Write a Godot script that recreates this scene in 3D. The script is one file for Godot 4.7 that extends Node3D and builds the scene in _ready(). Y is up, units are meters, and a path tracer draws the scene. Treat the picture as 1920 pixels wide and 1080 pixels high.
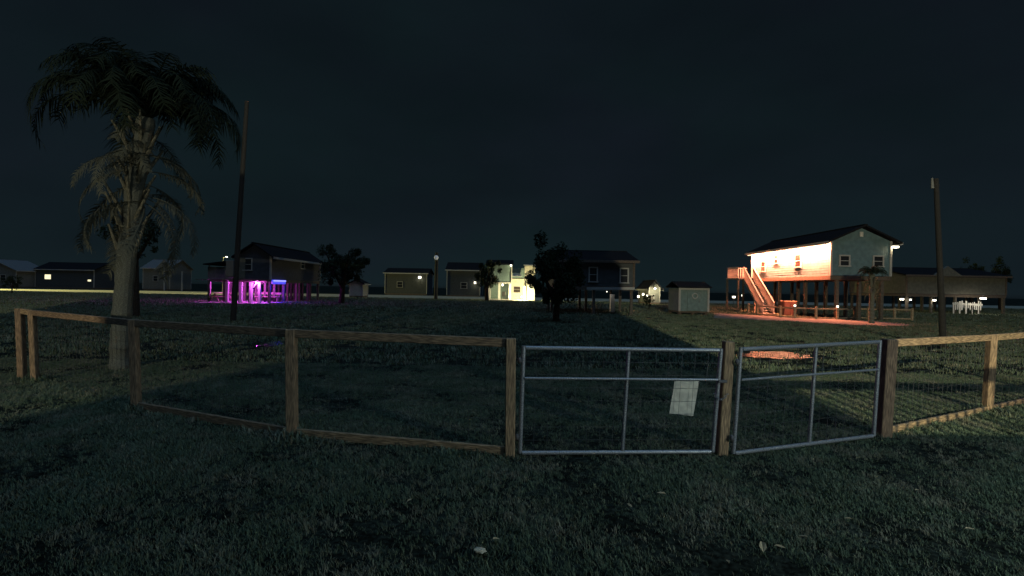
extends Node3D
# A fenced yard on the edge of a village of houses on stilts, at night.
const F := 960.0                       # focal length in photograph pixels (1920 wide)
const EYE := Vector3(0, 1.7, 0)
const ROLL := 1.0
var lens := Basis(Vector3(0, 0, 1), deg_to_rad(ROLL))
var M := {}
var rng := RandomNumberGenerator.new()
var taken := {}
var puddles := []
var fence_line := []
var bare := []

# ---------------------------------------------------------------- pixels to places
func ray(px: float, py: float) -> Vector3:
	return lens * Vector3((px - 960.0) / F, (540.0 - py) / F, -1.0)
func gnd(px: float, py: float, y := 0.0) -> Vector3:
	var d := ray(px, py)
	return EYE + d * ((y - EYE.y) / d.y)
func dep(px: float, py: float, depth: float) -> Vector3:
	var d := ray(px, py)
	return EYE + d * (depth / -d.z)

# ---------------------------------------------------------------- nodes
func numbered(called: String) -> String:
	var n: int = taken.get(called, 0)
	taken[called] = n + 1
	return called if n == 0 else "%s_%03d" % [called, n]
func tag(o: Node, label: String, category: String, group := "", kind := "") -> void:
	if label: o.set_meta("label", label)
	if category: o.set_meta("category", category)
	if group: o.set_meta("group", group)
	if kind: o.set_meta("kind", kind)
func thing(called: String, label: String, category: String, at := Vector3.ZERO, group := "") -> Node3D:
	var o := Node3D.new()
	o.name = numbered(called)
	add_child(o)
	o.position = at
	tag(o, label, category, group)
	return o
func part(called: String, mesh: Mesh, m: Material, parent: Node3D, xf := Transform3D.IDENTITY) -> MeshInstance3D:
	var o := MeshInstance3D.new()
	o.name = numbered(called) if parent == self else called
	o.mesh = mesh
	o.material_override = m
	parent.add_child(o, true)
	o.global_transform = xf
	return o
func structure(called: String, mesh: Mesh, m: Material, xf := Transform3D.IDENTITY) -> MeshInstance3D:
	var o := part(called, mesh, m, self, xf)
	o.set_meta("kind", "structure")
	return o
func omni(parent: Node3D, at: Vector3, c: Color, energy: float, size := 0.08) -> OmniLight3D:
	var l := OmniLight3D.new()
	l.name = "lamp_light"
	l.light_color = c
	l.light_energy = energy
	l.light_size = size
	l.omni_range = 200.0
	l.omni_attenuation = 2.0
	l.shadow_enabled = true
	parent.add_child(l, true)
	l.global_position = at
	return l
func area(parent: Node3D, xf: Transform3D, size: Vector2, c: Color, energy: float) -> void:
	var l := AreaLight3D.new()
	l.name = "lamp_light"
	l.light_color = c
	l.light_energy = energy
	l.area_size = size
	l.area_range = 60.0
	l.shadow_enabled = true
	parent.add_child(l, true)
	l.global_transform = xf

# ---------------------------------------------------------------- shapes
func tri(st: SurfaceTool, a: Vector3, b: Vector3, c: Vector3, out: Vector3) -> void:
	var n := (b - a).cross(c - a)
	if n.length() < 1e-12: return
	n = n.normalized()
	var pts := [a, b, c]
	if n.dot(out) > 0.0: pts = [a, c, b]
	else: n = -n
	for p in pts:
		st.set_normal(n)
		st.add_vertex(p)
func quad(st: SurfaceTool, a: Vector3, b: Vector3, c: Vector3, d: Vector3, out: Vector3) -> void:
	tri(st, a, b, c, out)
	tri(st, a, c, d, out)
func start() -> SurfaceTool:
	var st := SurfaceTool.new()
	st.begin(Mesh.PRIMITIVE_TRIANGLES)
	return st
func add_block(st: SurfaceTool, size: Vector3, xf := Transform3D.IDENTITY, r := 0.0) -> void:
	var h := size * 0.5
	var e: float = minf(r, minf(h.x, minf(h.y, h.z)) * 0.45)
	var v := func(axis: int, s: Vector3) -> Vector3:
		var p := Vector3(s.x * (h.x - e), s.y * (h.y - e), s.z * (h.z - e))
		p[axis] = s[axis] * h[axis]
		return xf * p
	for axis in 3:
		var a1 := (axis + 1) % 3
		var a2 := (axis + 2) % 3
		for sg in [-1.0, 1.0]:
			var q := []
			for k in [[-1, -1], [1, -1], [1, 1], [-1, 1]]:
				var s := Vector3.ZERO
				s[axis] = sg
				s[a1] = k[0]
				s[a2] = k[1]
				q.append(v.call(axis, s))
			var o := Vector3.ZERO
			o[axis] = sg
			quad(st, q[0], q[1], q[2], q[3], xf.basis * o)
		if e > 0.0:
			for s1 in [-1.0, 1.0]:
				for s2 in [-1.0, 1.0]:
					var lo := Vector3.ZERO
					lo[a1] = s1
					lo[a2] = s2
					lo[axis] = -1
					var hi := lo
					hi[axis] = 1
					var o2 := Vector3.ZERO
					o2[a1] = s1
					o2[a2] = s2
					quad(st, v.call(a1, lo), v.call(a1, hi), v.call(a2, hi), v.call(a2, lo), xf.basis * o2)
	if e > 0.0:
		for sx in [-1.0, 1.0]:
			for sy in [-1.0, 1.0]:
				for sz in [-1.0, 1.0]:
					var s3 := Vector3(sx, sy, sz)
					tri(st, v.call(0, s3), v.call(1, s3), v.call(2, s3), xf.basis * s3)
func block(size: Vector3, r := 0.0) -> ArrayMesh:
	var st := start()
	add_block(st, size, Transform3D.IDENTITY, r)
	return st.commit()
func along(a: Vector3, b: Vector3, up := Vector3.UP) -> Transform3D:
	var z := (b - a).normalized()
	var u := up
	if absf(z.dot(u)) > 0.98: u = Vector3(0, 0, 1)
	var x := u.cross(z).normalized()
	return Transform3D(Basis(x, z.cross(x), z), (a + b) * 0.5)
func beam(parent: Node3D, called: String, a: Vector3, b: Vector3, w: float, h: float, m: Material, r := 0.006, up := Vector3.UP) -> MeshInstance3D:
	return part(called, block(Vector3(w, h, a.distance_to(b)), r), m, parent, along(a, b, up))
func add_beam(st: SurfaceTool, a: Vector3, b: Vector3, w: float, h: float, r := 0.0) -> void:
	add_block(st, Vector3(w, h, a.distance_to(b)), along(a, b), r)
func tube(parent: Node3D, called: String, a: Vector3, b: Vector3, r0: float, r1: float, m: Material, sides := 10) -> MeshInstance3D:
	var c := CylinderMesh.new()
	c.bottom_radius = r0
	c.top_radius = r1
	c.height = a.distance_to(b)
	c.radial_segments = sides
	c.rings = 1
	var t := along(a, b)
	return part(called, c, m, parent, Transform3D(Basis(t.basis.x, t.basis.z, -t.basis.y), t.origin))
func ball(parent: Node3D, called: String, at: Vector3, r: Vector3, m: Material) -> MeshInstance3D:
	var s := SphereMesh.new()
	s.radius = 1.0
	s.height = 2.0
	s.radial_segments = 16
	s.rings = 8
	return part(called, s, m, parent, Transform3D(Basis.from_scale(r), at))
func prism(poly: Array, off: Vector3) -> ArrayMesh:
	var st := start()
	var mid := Vector3.ZERO
	for p in poly: mid += p / poly.size()
	for i in range(1, poly.size() - 1):
		tri(st, poly[0], poly[i], poly[i + 1], -off)
		tri(st, poly[0] + off, poly[i] + off, poly[i + 1] + off, off)
	for i in poly.size():
		var a: Vector3 = poly[i]
		var b: Vector3 = poly[(i + 1) % poly.size()]
		quad(st, a, b, b + off, a + off, (a + b) * 0.5 - mid)
	return st.commit()
# a wall of lapped boards: from corner o, along u (unit) for w, up for h, looking towards n
func lap_wall(o: Vector3, u: Vector3, w: float, h: float, n: Vector3, lap := 0.17) -> ArrayMesh:
	var st := start()
	add_block(st, Vector3(w, h, 0.1), Transform3D(Basis(u, Vector3.UP, n if u.cross(Vector3.UP).dot(n) > 0 else -n), o + u * w * 0.5 + Vector3.UP * h * 0.5 - n * 0.05))
	var k := int(ceil(h / lap))
	for i in k:
		var y0 := i * lap
		var y1 := minf(h, y0 + lap)
		var a := o + Vector3.UP * y0 + n * 0.024
		var b := o + Vector3.UP * y1 + n * 0.005
		quad(st, a, a + u * w, b + u * w, b, n + Vector3.UP * 0.1)
		quad(st, a, a + u * w, a + u * w - n * 0.02, a - n * 0.02, -Vector3.UP)
	return st.commit()
func window(parent: Node3D, c: Vector3, u: Vector3, n: Vector3, w: float, h: float, frame_m: Material, glass_m: Material, bars := 1) -> void:
	var st := start()
	var z := n
	var x := u if u.cross(Vector3.UP).dot(n) > 0 else -u
	var bs := Basis(x, Vector3.UP, z)
	var t := 0.09
	add_block(st, Vector3(t, h + 2 * t, 0.06), Transform3D(bs, c + x * (w + t) * 0.5 + n * 0.05), 0.005)
	add_block(st, Vector3(t, h + 2 * t, 0.06), Transform3D(bs, c - x * (w + t) * 0.5 + n * 0.05), 0.005)
	add_block(st, Vector3(w, t, 0.058), Transform3D(bs, c + Vector3.UP * (h + t) * 0.5 + n * 0.05), 0.005)
	if bars > 0:
		add_block(st, Vector3(w, 0.04, 0.04), Transform3D(bs, c + n * 0.045), 0.003)
	var f := part("window", st.commit(), frame_m, parent, Transform3D.IDENTITY)
	part("pane", block(Vector3(w, h, 0.012)), glass_m, f, Transform3D(bs, c + n * 0.034))
	part("sill", block(Vector3(w + 0.26, 0.07, 0.1), 0.005), frame_m, f, Transform3D(bs, c - Vector3.UP * (h * 0.5 + 0.045) + n * 0.066))

# a house: plan x0..x1, z0 (near) .. z1 (far), floor yf, wall top yw, ridge yr; ridge along "z" or "x"
func house(t: Node3D, x0: float, x1: float, z0: float, z1: float, yf: float, yw: float, yr: float, ridge: String, wall_m: Material, roof_m: Material, trim_m: Material, nx := 2, nz := 3, over := 0.35, post_w := 0.2, inset := 0.12) -> void:
	var X := Vector3.RIGHT
	var Z := Vector3(0, 0, 1)
	var h := yw - yf
	part("wall", lap_wall(Vector3(x0 + 0.06, yf, z0), X, x1 - x0 - 0.12, h, Z), wall_m, t)
	part("wall", lap_wall(Vector3(x0 + 0.06, yf, z1), X, x1 - x0 - 0.12, h, -Z), wall_m, t)
	part("wall", lap_wall(Vector3(x0, yf, z1 + 0.06), Z, z0 - z1 - 0.12, h, -X), wall_m, t)
	part("wall", lap_wall(Vector3(x1, yf, z1 + 0.06), Z, z0 - z1 - 0.12, h, X), wall_m, t)
	for cx in [x0, x1]:
		for cz in [z0, z1]:
			beam(t, "corner_board", Vector3(cx, yf - 0.02, cz), Vector3(cx, yw, cz), 0.14, 0.14, trim_m, 0.01)
	part("floor_frame", block(Vector3(x1 - x0 + 0.06, 0.26, z0 - z1 + 0.06), 0.01), M.beam_dark, t, Transform3D(Basis(), Vector3((x0 + x1) / 2, yf - 0.155, (z0 + z1) / 2)))
	part("ceiling", block(Vector3(x1 - x0 - 0.24, 0.06, z0 - z1 - 0.24)), M.beam_dark, t, Transform3D(Basis(), Vector3((x0 + x1) / 2, yw - 0.05, (z0 + z1) / 2)))
	var e := over
	var th := Vector3(0, 0.12, 0)
	if ridge == "z":
		var xm := (x0 + x1) / 2
		var s := (yr - yw) / (xm - x0)
		for zz in [z0, z1]:
			var sg := 1.0 if zz == z0 else -1.0
			part("gable", prism([Vector3(x0 + 0.05, yw + 0.003, zz + sg * 0.01), Vector3(x1 - 0.05, yw + 0.003, zz + sg * 0.01), Vector3(xm, yr - 0.06, zz + sg * 0.01)], Vector3(0, 0, -sg * 0.1)), wall_m, t)
		for q in [[x0 - e, xm], [x1 + e, xm]]:
			var ye := yw - s * e
			part("roof", prism([Vector3(q[0], ye, z0 + e), Vector3(xm, yr, z0 + e), Vector3(xm, yr, z1 - e), Vector3(q[0], ye, z1 - e)], th), roof_m, t)
			beam(t, "fascia", Vector3(q[0] + signf(q[0] - xm) * 0.016, ye + 0.03, z0 + e + 0.01), Vector3(q[0] + signf(q[0] - xm) * 0.016, ye + 0.03, z1 - e - 0.01), 0.03, 0.18, trim_m, 0.004)
		beam(t, "ridge_cap", Vector3(xm, yr + 0.12, z0 + e + 0.02), Vector3(xm, yr + 0.12, z1 - e - 0.02), 0.24, 0.05, roof_m)
	else:
		var zm := (z0 + z1) / 2
		var s2 := (yr - yw) / (z0 - zm)
		for xx in [x0, x1]:
			var sg2 := -1.0 if xx == x0 else 1.0
			part("gable", prism([Vector3(xx + sg2 * 0.01, yw + 0.003, z0 - 0.05), Vector3(xx + sg2 * 0.01, yw + 0.003, z1 + 0.05), Vector3(xx + sg2 * 0.01, yr - 0.06, zm)], Vector3(-sg2 * 0.1, 0, 0)), wall_m, t)
		for q2 in [z0 + e, z1 - e]:
			var ye2 := yw - s2 * e
			part("roof", prism([Vector3(x0 - e, ye2, q2), Vector3(x0 - e, yr, zm), Vector3(x1 + e, yr, zm), Vector3(x1 + e, ye2, q2)], th), roof_m, t)
			var sg3 := signf(q2 - zm)
			beam(t, "fascia", Vector3(x0 - e - 0.01, ye2 + 0.03, q2 + sg3 * 0.016), Vector3(x1 + e + 0.01, ye2 + 0.03, q2 + sg3 * 0.016), 0.03, 0.18, trim_m, 0.004)
		beam(t, "ridge_cap", Vector3(x0 - e - 0.02, yr + 0.12, zm), Vector3(x1 + e + 0.02, yr + 0.12, zm), 0.24, 0.05, roof_m)
	if yf > 0.8:
		for i in nx:
			for j in nz:
				var px: float = lerpf(x0 + inset, x1 - inset, float(i) / maxf(1, nx - 1))
				var pz: float = lerpf(z0 - 0.12, z1 + 0.12, float(j) / maxf(1, nz - 1))
				beam(t, "stilt", Vector3(px, -0.2, pz), Vector3(px, yf - 0.286, pz), post_w, post_w, M.stilt, 0.012)
	else:
		part("foundation", block(Vector3(x1 - x0 - 0.1, yf + 0.1, z0 - z1 - 0.1)), M.concrete, t, Transform3D(Basis(), Vector3((x0 + x1) / 2, (yf - 0.26) / 2 - 0.03, (z0 + z1) / 2)))

# ---------------------------------------------------------------- plants
func crown_mesh(size: Vector3, leaves: int, leaf: float, sd: int, lobes := 9) -> ArrayMesh:
	var g := RandomNumberGenerator.new()
	g.seed = sd
	var st := start()
	var cs := []
	var n := FastNoiseLite.new()
	n.seed = sd
	n.frequency = 0.9
	for i in lobes * 4:
		var d := Vector3(g.randfn(), g.randfn() * 0.8, g.randfn()).normalized()
		d *= (0.82 + 0.5 * n.get_noise_3dv(d)) * pow(g.randf(), 0.45)
		cs.append([d, g.randf_range(0.10, 0.27)])
	for i in leaves:
		var c = cs[g.randi() % cs.size()]
		var dir := Vector3(g.randfn(), g.randfn(), g.randfn()).normalized()
		var p: Vector3 = (c[0] + dir * c[1] * pow(g.randf(), 0.4)) * size
		var a := Vector3(g.randfn(), g.randfn(), g.randfn()).normalized() * leaf * g.randf_range(0.6, 1.3)
		var b := a.cross(Vector3(g.randfn(), g.randfn(), g.randfn())).normalized() * leaf * 0.32
		tri(st, p - a * 0.5, p + b * 0.5, p + a * 0.5, Vector3.UP)
		tri(st, p - a * 0.5, p - b * 0.5, p + a * 0.5, Vector3.UP)
	return st.commit()
func tree(called: String, label: String, base: Vector3, top: float, half: Vector3, leaves: int, leaf: float, sd: int, trunk_r := 0.16, group := "dark trees among the houses") -> Node3D:
	var t := thing(called, label, "tree", base, group)
	var g := RandomNumberGenerator.new()
	g.seed = sd
	var mid := base + Vector3(0, top - half.y, 0)
	var fork := base + Vector3(g.randf_range(-0.1, 0.1), maxf(0.8, (top - 2 * half.y) + half.y * 0.35), 0)
	tube(t, "trunk", base - Vector3(0, 0.2, 0), fork, trunk_r, trunk_r * 0.7, M.bark, 10)
	for i in 5:
		var a := TAU * i / 5.0 + g.randf()
		tube(t, "limb", fork - Vector3(0, 0.1, 0), mid + Vector3(cos(a) * half.x * 0.55, half.y * g.randf_range(-0.1, 0.5), sin(a) * half.z * 0.55), trunk_r * 0.5, trunk_r * 0.18, M.bark, 7)
	part("crown", crown_mesh(half, leaves, leaf, sd), M.leaf, t, Transform3D(Basis(), mid))
	return t
func frond_mesh(length: float, lift: float, bend: float, leaflet: float, sd: int) -> ArrayMesh:
	# grows from the origin along +z, rising, arching over and drooping
	var g := RandomNumberGenerator.new()
	g.seed = sd
	var st := start()
	var n := 26
	var pts := [Vector3.ZERO]
	var ang := lift
	for i in n:
		var s := float(i) / n
		ang -= bend / n * (0.4 + 1.2 * s)
		pts.append(pts[i] + Vector3(0, sin(ang), cos(ang)) * length / n)
	for i in n:
		var r := lerpf(0.028, 0.006, float(i) / n) * length / 2.5
		var a: Vector3 = pts[i]
		var b: Vector3 = pts[i + 1]
		quad(st, a + Vector3(r, 0, 0), b + Vector3(r, 0, 0), b + Vector3(0, r, 0), a + Vector3(0, r, 0), Vector3(1, 1, 0))
		quad(st, a - Vector3(r, 0, 0), b - Vector3(r, 0, 0), b + Vector3(0, r, 0), a + Vector3(0, r, 0), Vector3(-1, 1, 0))
		quad(st, a - Vector3(r, 0, 0), b - Vector3(r, 0, 0), b + Vector3(r, 0, 0), a + Vector3(r, 0, 0), Vector3(0, -1, 0))
		if i < 4: continue
		var f: Vector3 = (b - a).normalized()
		var ll := leaflet * (0.45 + 0.55 * sin(PI * clampf(float(i) / n, 0.08, 0.93)))
		for sg in [-1.0, 1.0]:
			for kk in 2:
				var o: Vector3 = a.lerp(b, kk * 0.5 + g.randf() * 0.3)
				var d := (Vector3(sg * g.randf_range(0.7, 1.0), g.randf_range(-0.55, 0.15), 0) + f * g.randf_range(0.35, 0.7)).normalized() * ll * g.randf_range(0.8, 1.15)
				var w := f * 0.016 * length / 2.5
				var m1 := o + d * 0.55 + Vector3(0, -0.05 * ll, 0)
				var m2 := o + d + Vector3(0, -0.42 * ll, 0)
				quad(st, o - w, o + w, m1 + w, m1 - w, Vector3.UP)
				tri(st, m1 - w, m1 + w, m2, Vector3.UP)
	return st.commit()
func palm(label: String, foot: Vector3, crown_y: float, trunk_r: float, length: float, n: int, sd: int, boots: int, group := "") -> Node3D:
	var t := thing("palm_tree", label, "palm tree", foot, group)
	var lean_x := 0.42 if boots > 12 else 0.0
	var base := foot + Vector3(lean_x, 0, 0)     # the crown stands over this point: the trunk leans and bends to it
	var g := RandomNumberGenerator.new()
	g.seed = sd
	# ringed trunk as one lathed surface
	var st := start()
	var rings := 46
	var sides := 14
	var prof := []
	for i in rings + 1:
		var y := -0.25 + (crown_y + 0.35) * i / rings
		var r := trunk_r * (1.0 + 0.15 * exp(-maxf(y, 0.0) * 3.0)) * (1.0 + (0.09 if i % 3 == 0 else 0.0) + g.randf_range(-0.05, 0.05))
		prof.append(Vector2(r, y))
	for i in rings:
		for k in sides:
			var a0 := TAU * k / sides
			var a1 := TAU * (k + 1) / sides
			var p0: Vector2 = prof[i]
			var p1: Vector2 = prof[i + 1]
			var b0 := lean_x * (pow(clampf(p0.y / crown_y, 0, 1), 1.8) - 1.0)
			var b1 := lean_x * (pow(clampf(p1.y / crown_y, 0, 1), 1.8) - 1.0)
			quad(st, Vector3(cos(a0) * p0.x + b0, p0.y, sin(a0) * p0.x), Vector3(cos(a1) * p0.x + b0, p0.y, sin(a1) * p0.x), Vector3(cos(a1) * p1.x + b1, p1.y, sin(a1) * p1.x), Vector3(cos(a0) * p1.x + b1, p1.y, sin(a0) * p1.x), Vector3(cos(a0), 0, sin(a0)))
	part("trunk", st.commit(), M.palm_bark, t, Transform3D(Basis(), base))
	for i in boots:
		var a := TAU * i * 0.381966
		var y := crown_y * (0.45 + 0.5 * i / boots)
		var d := Vector3(cos(a), 0, sin(a))
		var p := base + Vector3(lean_x * (pow(y / crown_y, 1.8) - 1.0), y, 0) + d * trunk_r * 0.75
		var tip := p + (d * g.randf_range(0.3, 0.62) + Vector3.UP * g.randf_range(0.7, 1.2)).normalized() * g.randf_range(0.5, 1.05) * trunk_r / 0.18
		tube(t, "petiole", p, tip, 0.05 * trunk_r / 0.18, 0.022 * trunk_r / 0.18, M.petiole, 6)
	var kinds := []
	for k in 6:
		kinds.append(frond_mesh(length * (0.85 + 0.06 * k), 1.5 - 0.13 * k, 1.9 + 0.2 * k, length * 0.2, sd + k))
	for i in n:
		var a2 := TAU * i * 0.381966 + g.randf_range(-0.15, 0.15)
		var lean := g.randf_range(-0.1, 0.1)
		var o := base + Vector3(0, crown_y + 0.12 - 0.1 * float(i) / n, 0)
		part("frond", kinds[(i * 6) / n], M.frond, t, Transform3D(Basis(Vector3.UP, a2) * Basis(Vector3.RIGHT, lean) * Basis(Vector3(0, 0, 1), g.randf_range(-0.3, 0.3)), o))
	# last years' dead fronds hanging down against the trunk
	var dead := []
	for k in 4:
		dead.append(frond_mesh(length * (0.6 + 0.1 * k), 0.5 - 0.3 * k, 2.0 + 0.0 * k, length * 0.11, sd + 40 + k))
	for i in n / 2:
		var a3 := TAU * i * 0.381966 + g.randf_range(-0.3, 0.3)
		part("dead_frond", dead[i % 4], M.dead_frond, t, Transform3D(Basis(Vector3.UP, a3) * Basis(Vector3(0, 0, 1), g.randf_range(-0.5, 0.5)), base + Vector3(0, crown_y * g.randf_range(0.66, 0.97), 0)))
	return t

# ---------------------------------------------------------------- materials
func noise_tex(freq: float, lo: float, hi: float, sd: int, px := 512, oct := 4) -> ImageTexture:
	var n := FastNoiseLite.new()
	n.seed = sd
	n.frequency = freq
	n.fractal_octaves = oct
	var im := n.get_seamless_image(px, px)
	im.convert(Image.FORMAT_RGB8)
	for y in px:
		for x in px:
			var v := im.get_pixel(x, y).r
			v = clampf((v - 0.5) * 1.5 + 0.5, 0, 1)
			var c := lo + (hi - lo) * v
			im.set_pixel(x, y, Color(c, c, c))
	im.generate_mipmaps()
	return ImageTexture.create_from_image(im)
func mat(key: String, r: float, g: float, b: float, rough := 0.8, tex: Texture2D = null, scale := Vector3.ONE, metal := 0.0) -> StandardMaterial3D:
	var m := StandardMaterial3D.new()
	m.albedo_color = Color(r, g, b).linear_to_srgb()
	m.roughness = rough
	m.metallic = metal
	if tex:
		m.albedo_texture = tex
		m.uv1_triplanar = true
		m.uv1_scale = scale
	M[key] = m
	return m
func glow(key: String, c: Color, e: float) -> void:
	var m := StandardMaterial3D.new()
	m.albedo_color = Color(0.8, 0.8, 0.8)
	m.emission_enabled = true
	m.emission = c
	m.emission_energy_multiplier = e
	M[key] = m
func materials() -> void:
	var fine := noise_tex(0.06, 0.62, 1.0, 3)
	var coarse := noise_tex(0.012, 0.6, 1.0, 4)
	var faint := noise_tex(0.012, 0.86, 1.0, 14)
	var grain := noise_tex(0.03, 0.5, 1.0, 5)
	mat("ground", 0.05, 0.062, 0.045, 0.95, coarse, Vector3.ONE * 0.35)
	M.ground.uv1_world_triplanar = true
	M.ground.detail_enabled = true
	M.ground.detail_albedo = noise_tex(0.09, 0.45, 1.0, 8)
	M.ground.detail_blend_mode = BaseMaterial3D.BLEND_MODE_MUL
	M.ground.detail_uv_layer = BaseMaterial3D.DETAIL_UV_1
	M.ground.heightmap_enabled = false
	mat("wood", 0.50, 0.385, 0.24, 0.8, grain, Vector3(5, 5, 0.5))
	for k in 4:
		mat("wood_%d" % k, 0.48 - 0.04 * k, 0.325 - 0.03 * k, 0.17 - 0.012 * k, 0.82, grain, Vector3(5, 5, 0.4))
		M["wood_%d" % k].uv1_offset = Vector3(0.37 * k, 0.21 * k, 0.53 * k)
	mat("stilt", 0.14, 0.12, 0.095, 0.85, grain, Vector3(3, 3, 0.4))
	mat("beam_dark", 0.16, 0.12, 0.09, 0.85, grain, Vector3(3, 3, 0.4))
	mat("pole", 0.02, 0.018, 0.016, 0.9, grain, Vector3(4, 0.4, 4))
	mat("steel", 0.42, 0.44, 0.44, 0.42, fine, Vector3.ONE * 2.0, 0.35)
	mat("wire", 0.07, 0.075, 0.075, 0.5, null, Vector3.ONE, 0.3)
	mat("sign", 0.66, 0.64, 0.50, 0.6, faint, Vector3.ONE * 1.5)
	mat("bark", 0.06, 0.05, 0.04, 0.95, grain, Vector3(2, 0.5, 2))
	mat("palm_bark", 0.17, 0.18, 0.145, 0.95, grain, Vector3(2, 5, 2))
	mat("petiole", 0.2, 0.19, 0.13, 0.9, grain, Vector3(3, 0.6, 3))
	mat("leaf", 0.022, 0.032, 0.018, 0.9)
	mat("dead_frond", 0.085, 0.088, 0.066, 0.9)
	mat("frond", 0.015, 0.021, 0.013, 0.9)
	mat("concrete", 0.36, 0.34, 0.31, 0.9, fine, Vector3.ONE * 0.5)
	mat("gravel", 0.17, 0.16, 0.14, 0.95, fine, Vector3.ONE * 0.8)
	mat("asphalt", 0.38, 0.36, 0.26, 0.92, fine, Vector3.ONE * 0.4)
	mat("roof_dark", 0.022, 0.022, 0.024, 0.9, fine, Vector3.ONE)
	mat("roof_grey", 0.20, 0.20, 0.19, 0.85, fine, Vector3.ONE)
	mat("wall_pale", 0.10, 0.17, 0.19, 0.75, faint, Vector3.ONE * 0.4)
	mat("wall_teal", 0.30, 0.36, 0.36, 0.8, faint, Vector3.ONE * 0.4)
	mat("wall_navy", 0.045, 0.052, 0.07, 0.8, faint, Vector3.ONE * 0.4)
	mat("wall_slate", 0.05, 0.058, 0.064, 0.8, faint, Vector3.ONE * 0.4)
	mat("wall_tan", 0.13, 0.125, 0.10, 0.8, faint, Vector3.ONE * 0.4)
	mat("wall_grey", 0.14, 0.145, 0.135, 0.8, faint, Vector3.ONE * 0.4)
	mat("wall_cream", 0.52, 0.50, 0.42, 0.8, faint, Vector3.ONE * 0.4)
	mat("shed_green", 0.13, 0.19, 0.19, 0.8, faint, Vector3.ONE * 0.5)
	mat("trim_white", 0.46, 0.46, 0.44, 0.7, fine, Vector3.ONE)
	mat("white", 0.75, 0.74, 0.70, 0.6, fine, Vector3.ONE)
	mat("cedar", 0.44, 0.34, 0.25, 0.8, grain, Vector3(4, 4, 0.4))
	mat("weathered", 0.42, 0.40, 0.36, 0.85, grain, Vector3(4, 4, 0.4))
	mat("redwood", 0.12, 0.05, 0.04, 0.75, grain, Vector3(3, 0.4, 3))
	mat("stone", 0.62, 0.58, 0.42, 0.9, fine, Vector3.ONE * 6.0)
	mat("dry_leaf", 0.34, 0.27, 0.15, 0.85)
	mat("fixture", 0.08, 0.08, 0.08, 0.6)
	mat("glass", 0.02, 0.022, 0.025, 0.08)
	mat("glass_warm", 0.03, 0.022, 0.02, 0.12)
	mat("water", 0.012, 0.014, 0.014, 0.2)
	for k in ["roof_dark", "leaf", "frond", "bark", "ground", "dead_frond"]: M[k].metallic_specular = 0.12
	mat("blade", 1, 1, 1, 0.95)
	M.blade.metallic_specular = 0.3
	M.blade.vertex_color_use_as_albedo = true
	glow("lamp_white", Color(1, 0.96, 0.86), 4.0)
	glow("lamp_dim", Color(0.8, 0.88, 1.0), 0.08)
	glow("led_orange", Color(1.0, 0.80, 0.62), 3.0)
	glow("led_magenta", Color(1.0, 0.35, 0.85), 2.0)
	glow("led_blue", Color(0.62, 0.62, 1.0), 1.4)
	glow("led_deep_blue", Color(0.2, 0.2, 1.0), 0.9)
	glow("window_lit", Color(1.0, 0.95, 0.75), 1.3)

# ================================================================= scene
func _ready() -> void:
	rng.seed = 77
	var cam := Camera3D.new()
	cam.name = "camera"
	cam.fov = rad_to_deg(2.0 * atan(540.0 / F))
	cam.near = 0.05
	cam.far = 900.0
	add_child(cam)
	cam.transform = Transform3D(lens, EYE)
	cam.current = true
	var env := Environment.new()
	env.background_mode = Environment.BG_SKY
	var sky := Sky.new()
	var ps := PanoramaSkyMaterial.new()
	ps.panorama = night_clouds()
	sky.sky_material = ps
	env.sky = sky
	env.tonemap_mode = Environment.TONE_MAPPER_LINEAR
	env.tonemap_exposure = 1.0
	env.sdfgi_enabled = true
	env.ssao_enabled = true
	env.ssil_enabled = true
	var we := WorldEnvironment.new()
	we.name = "environment"
	we.environment = env
	add_child(we)
	# glow of the clouded night sky overhead
	var sun := DirectionalLight3D.new()
	sun.name = "night_sky_light"
	sun.light_energy = 0.25
	sun.light_color = Color(0.58, 0.78, 1.0)
	sun.light_angular_distance = 60.0
	sun.shadow_enabled = true
	sun.sky_mode = DirectionalLight3D.SKY_MODE_LIGHT_ONLY
	add_child(sun)
	sun.rotation_degrees = Vector3(-74, 40, 0)

	materials()
	ground()
	own_house()
	street_lamps()
	yard_fence()
	poles()
	near_palms()
	orange_house()
	purple_house()
	dark_house()
	lit_house()
	shed()
	far_right_house()
	far_houses()
	trees()
	small_things()
	grass()

func night_clouds() -> ImageTexture:
	# low cloud lit faintly from below by the village: even, mottled, a little paler towards the horizon all round
	var w := 1024
	var h := 512
	var im := Image.create(w, h, false, Image.FORMAT_RGBF)
	var n := FastNoiseLite.new()
	n.seed = 23
	n.frequency = 1.5
	n.fractal_octaves = 5
	for y in h:
		var el := PI * (0.5 - (y + 0.5) / h)
		var k: float = pow(1.0 - maxf(sin(el), 0.0), 5.0)
		var base := Color(0.056, 0.086, 0.108).srgb_to_linear().lerp(Color(0.078, 0.120, 0.138).srgb_to_linear(), k)
		if el < 0.0: base = Color(0.06, 0.085, 0.1).srgb_to_linear()
		for x in w:
			var az := TAU * x / w
			var d := Vector3(cos(az) * cos(el), sin(el) * 2.2, sin(az) * cos(el))
			var v := n.get_noise_3dv(d * 1.4)
			var g := n.get_noise_3dv(d * 1.1 + Vector3(9, 4, 7))
			var c := base * (1.0 + 0.26 * v)
			im.set_pixel(x, y, Color(c.r * (1.0 - 0.12 * g), c.g * (1.0 + 0.16 * g), c.b * (1.0 - 0.04 * g)))
	return ImageTexture.create_from_image(im)

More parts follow.
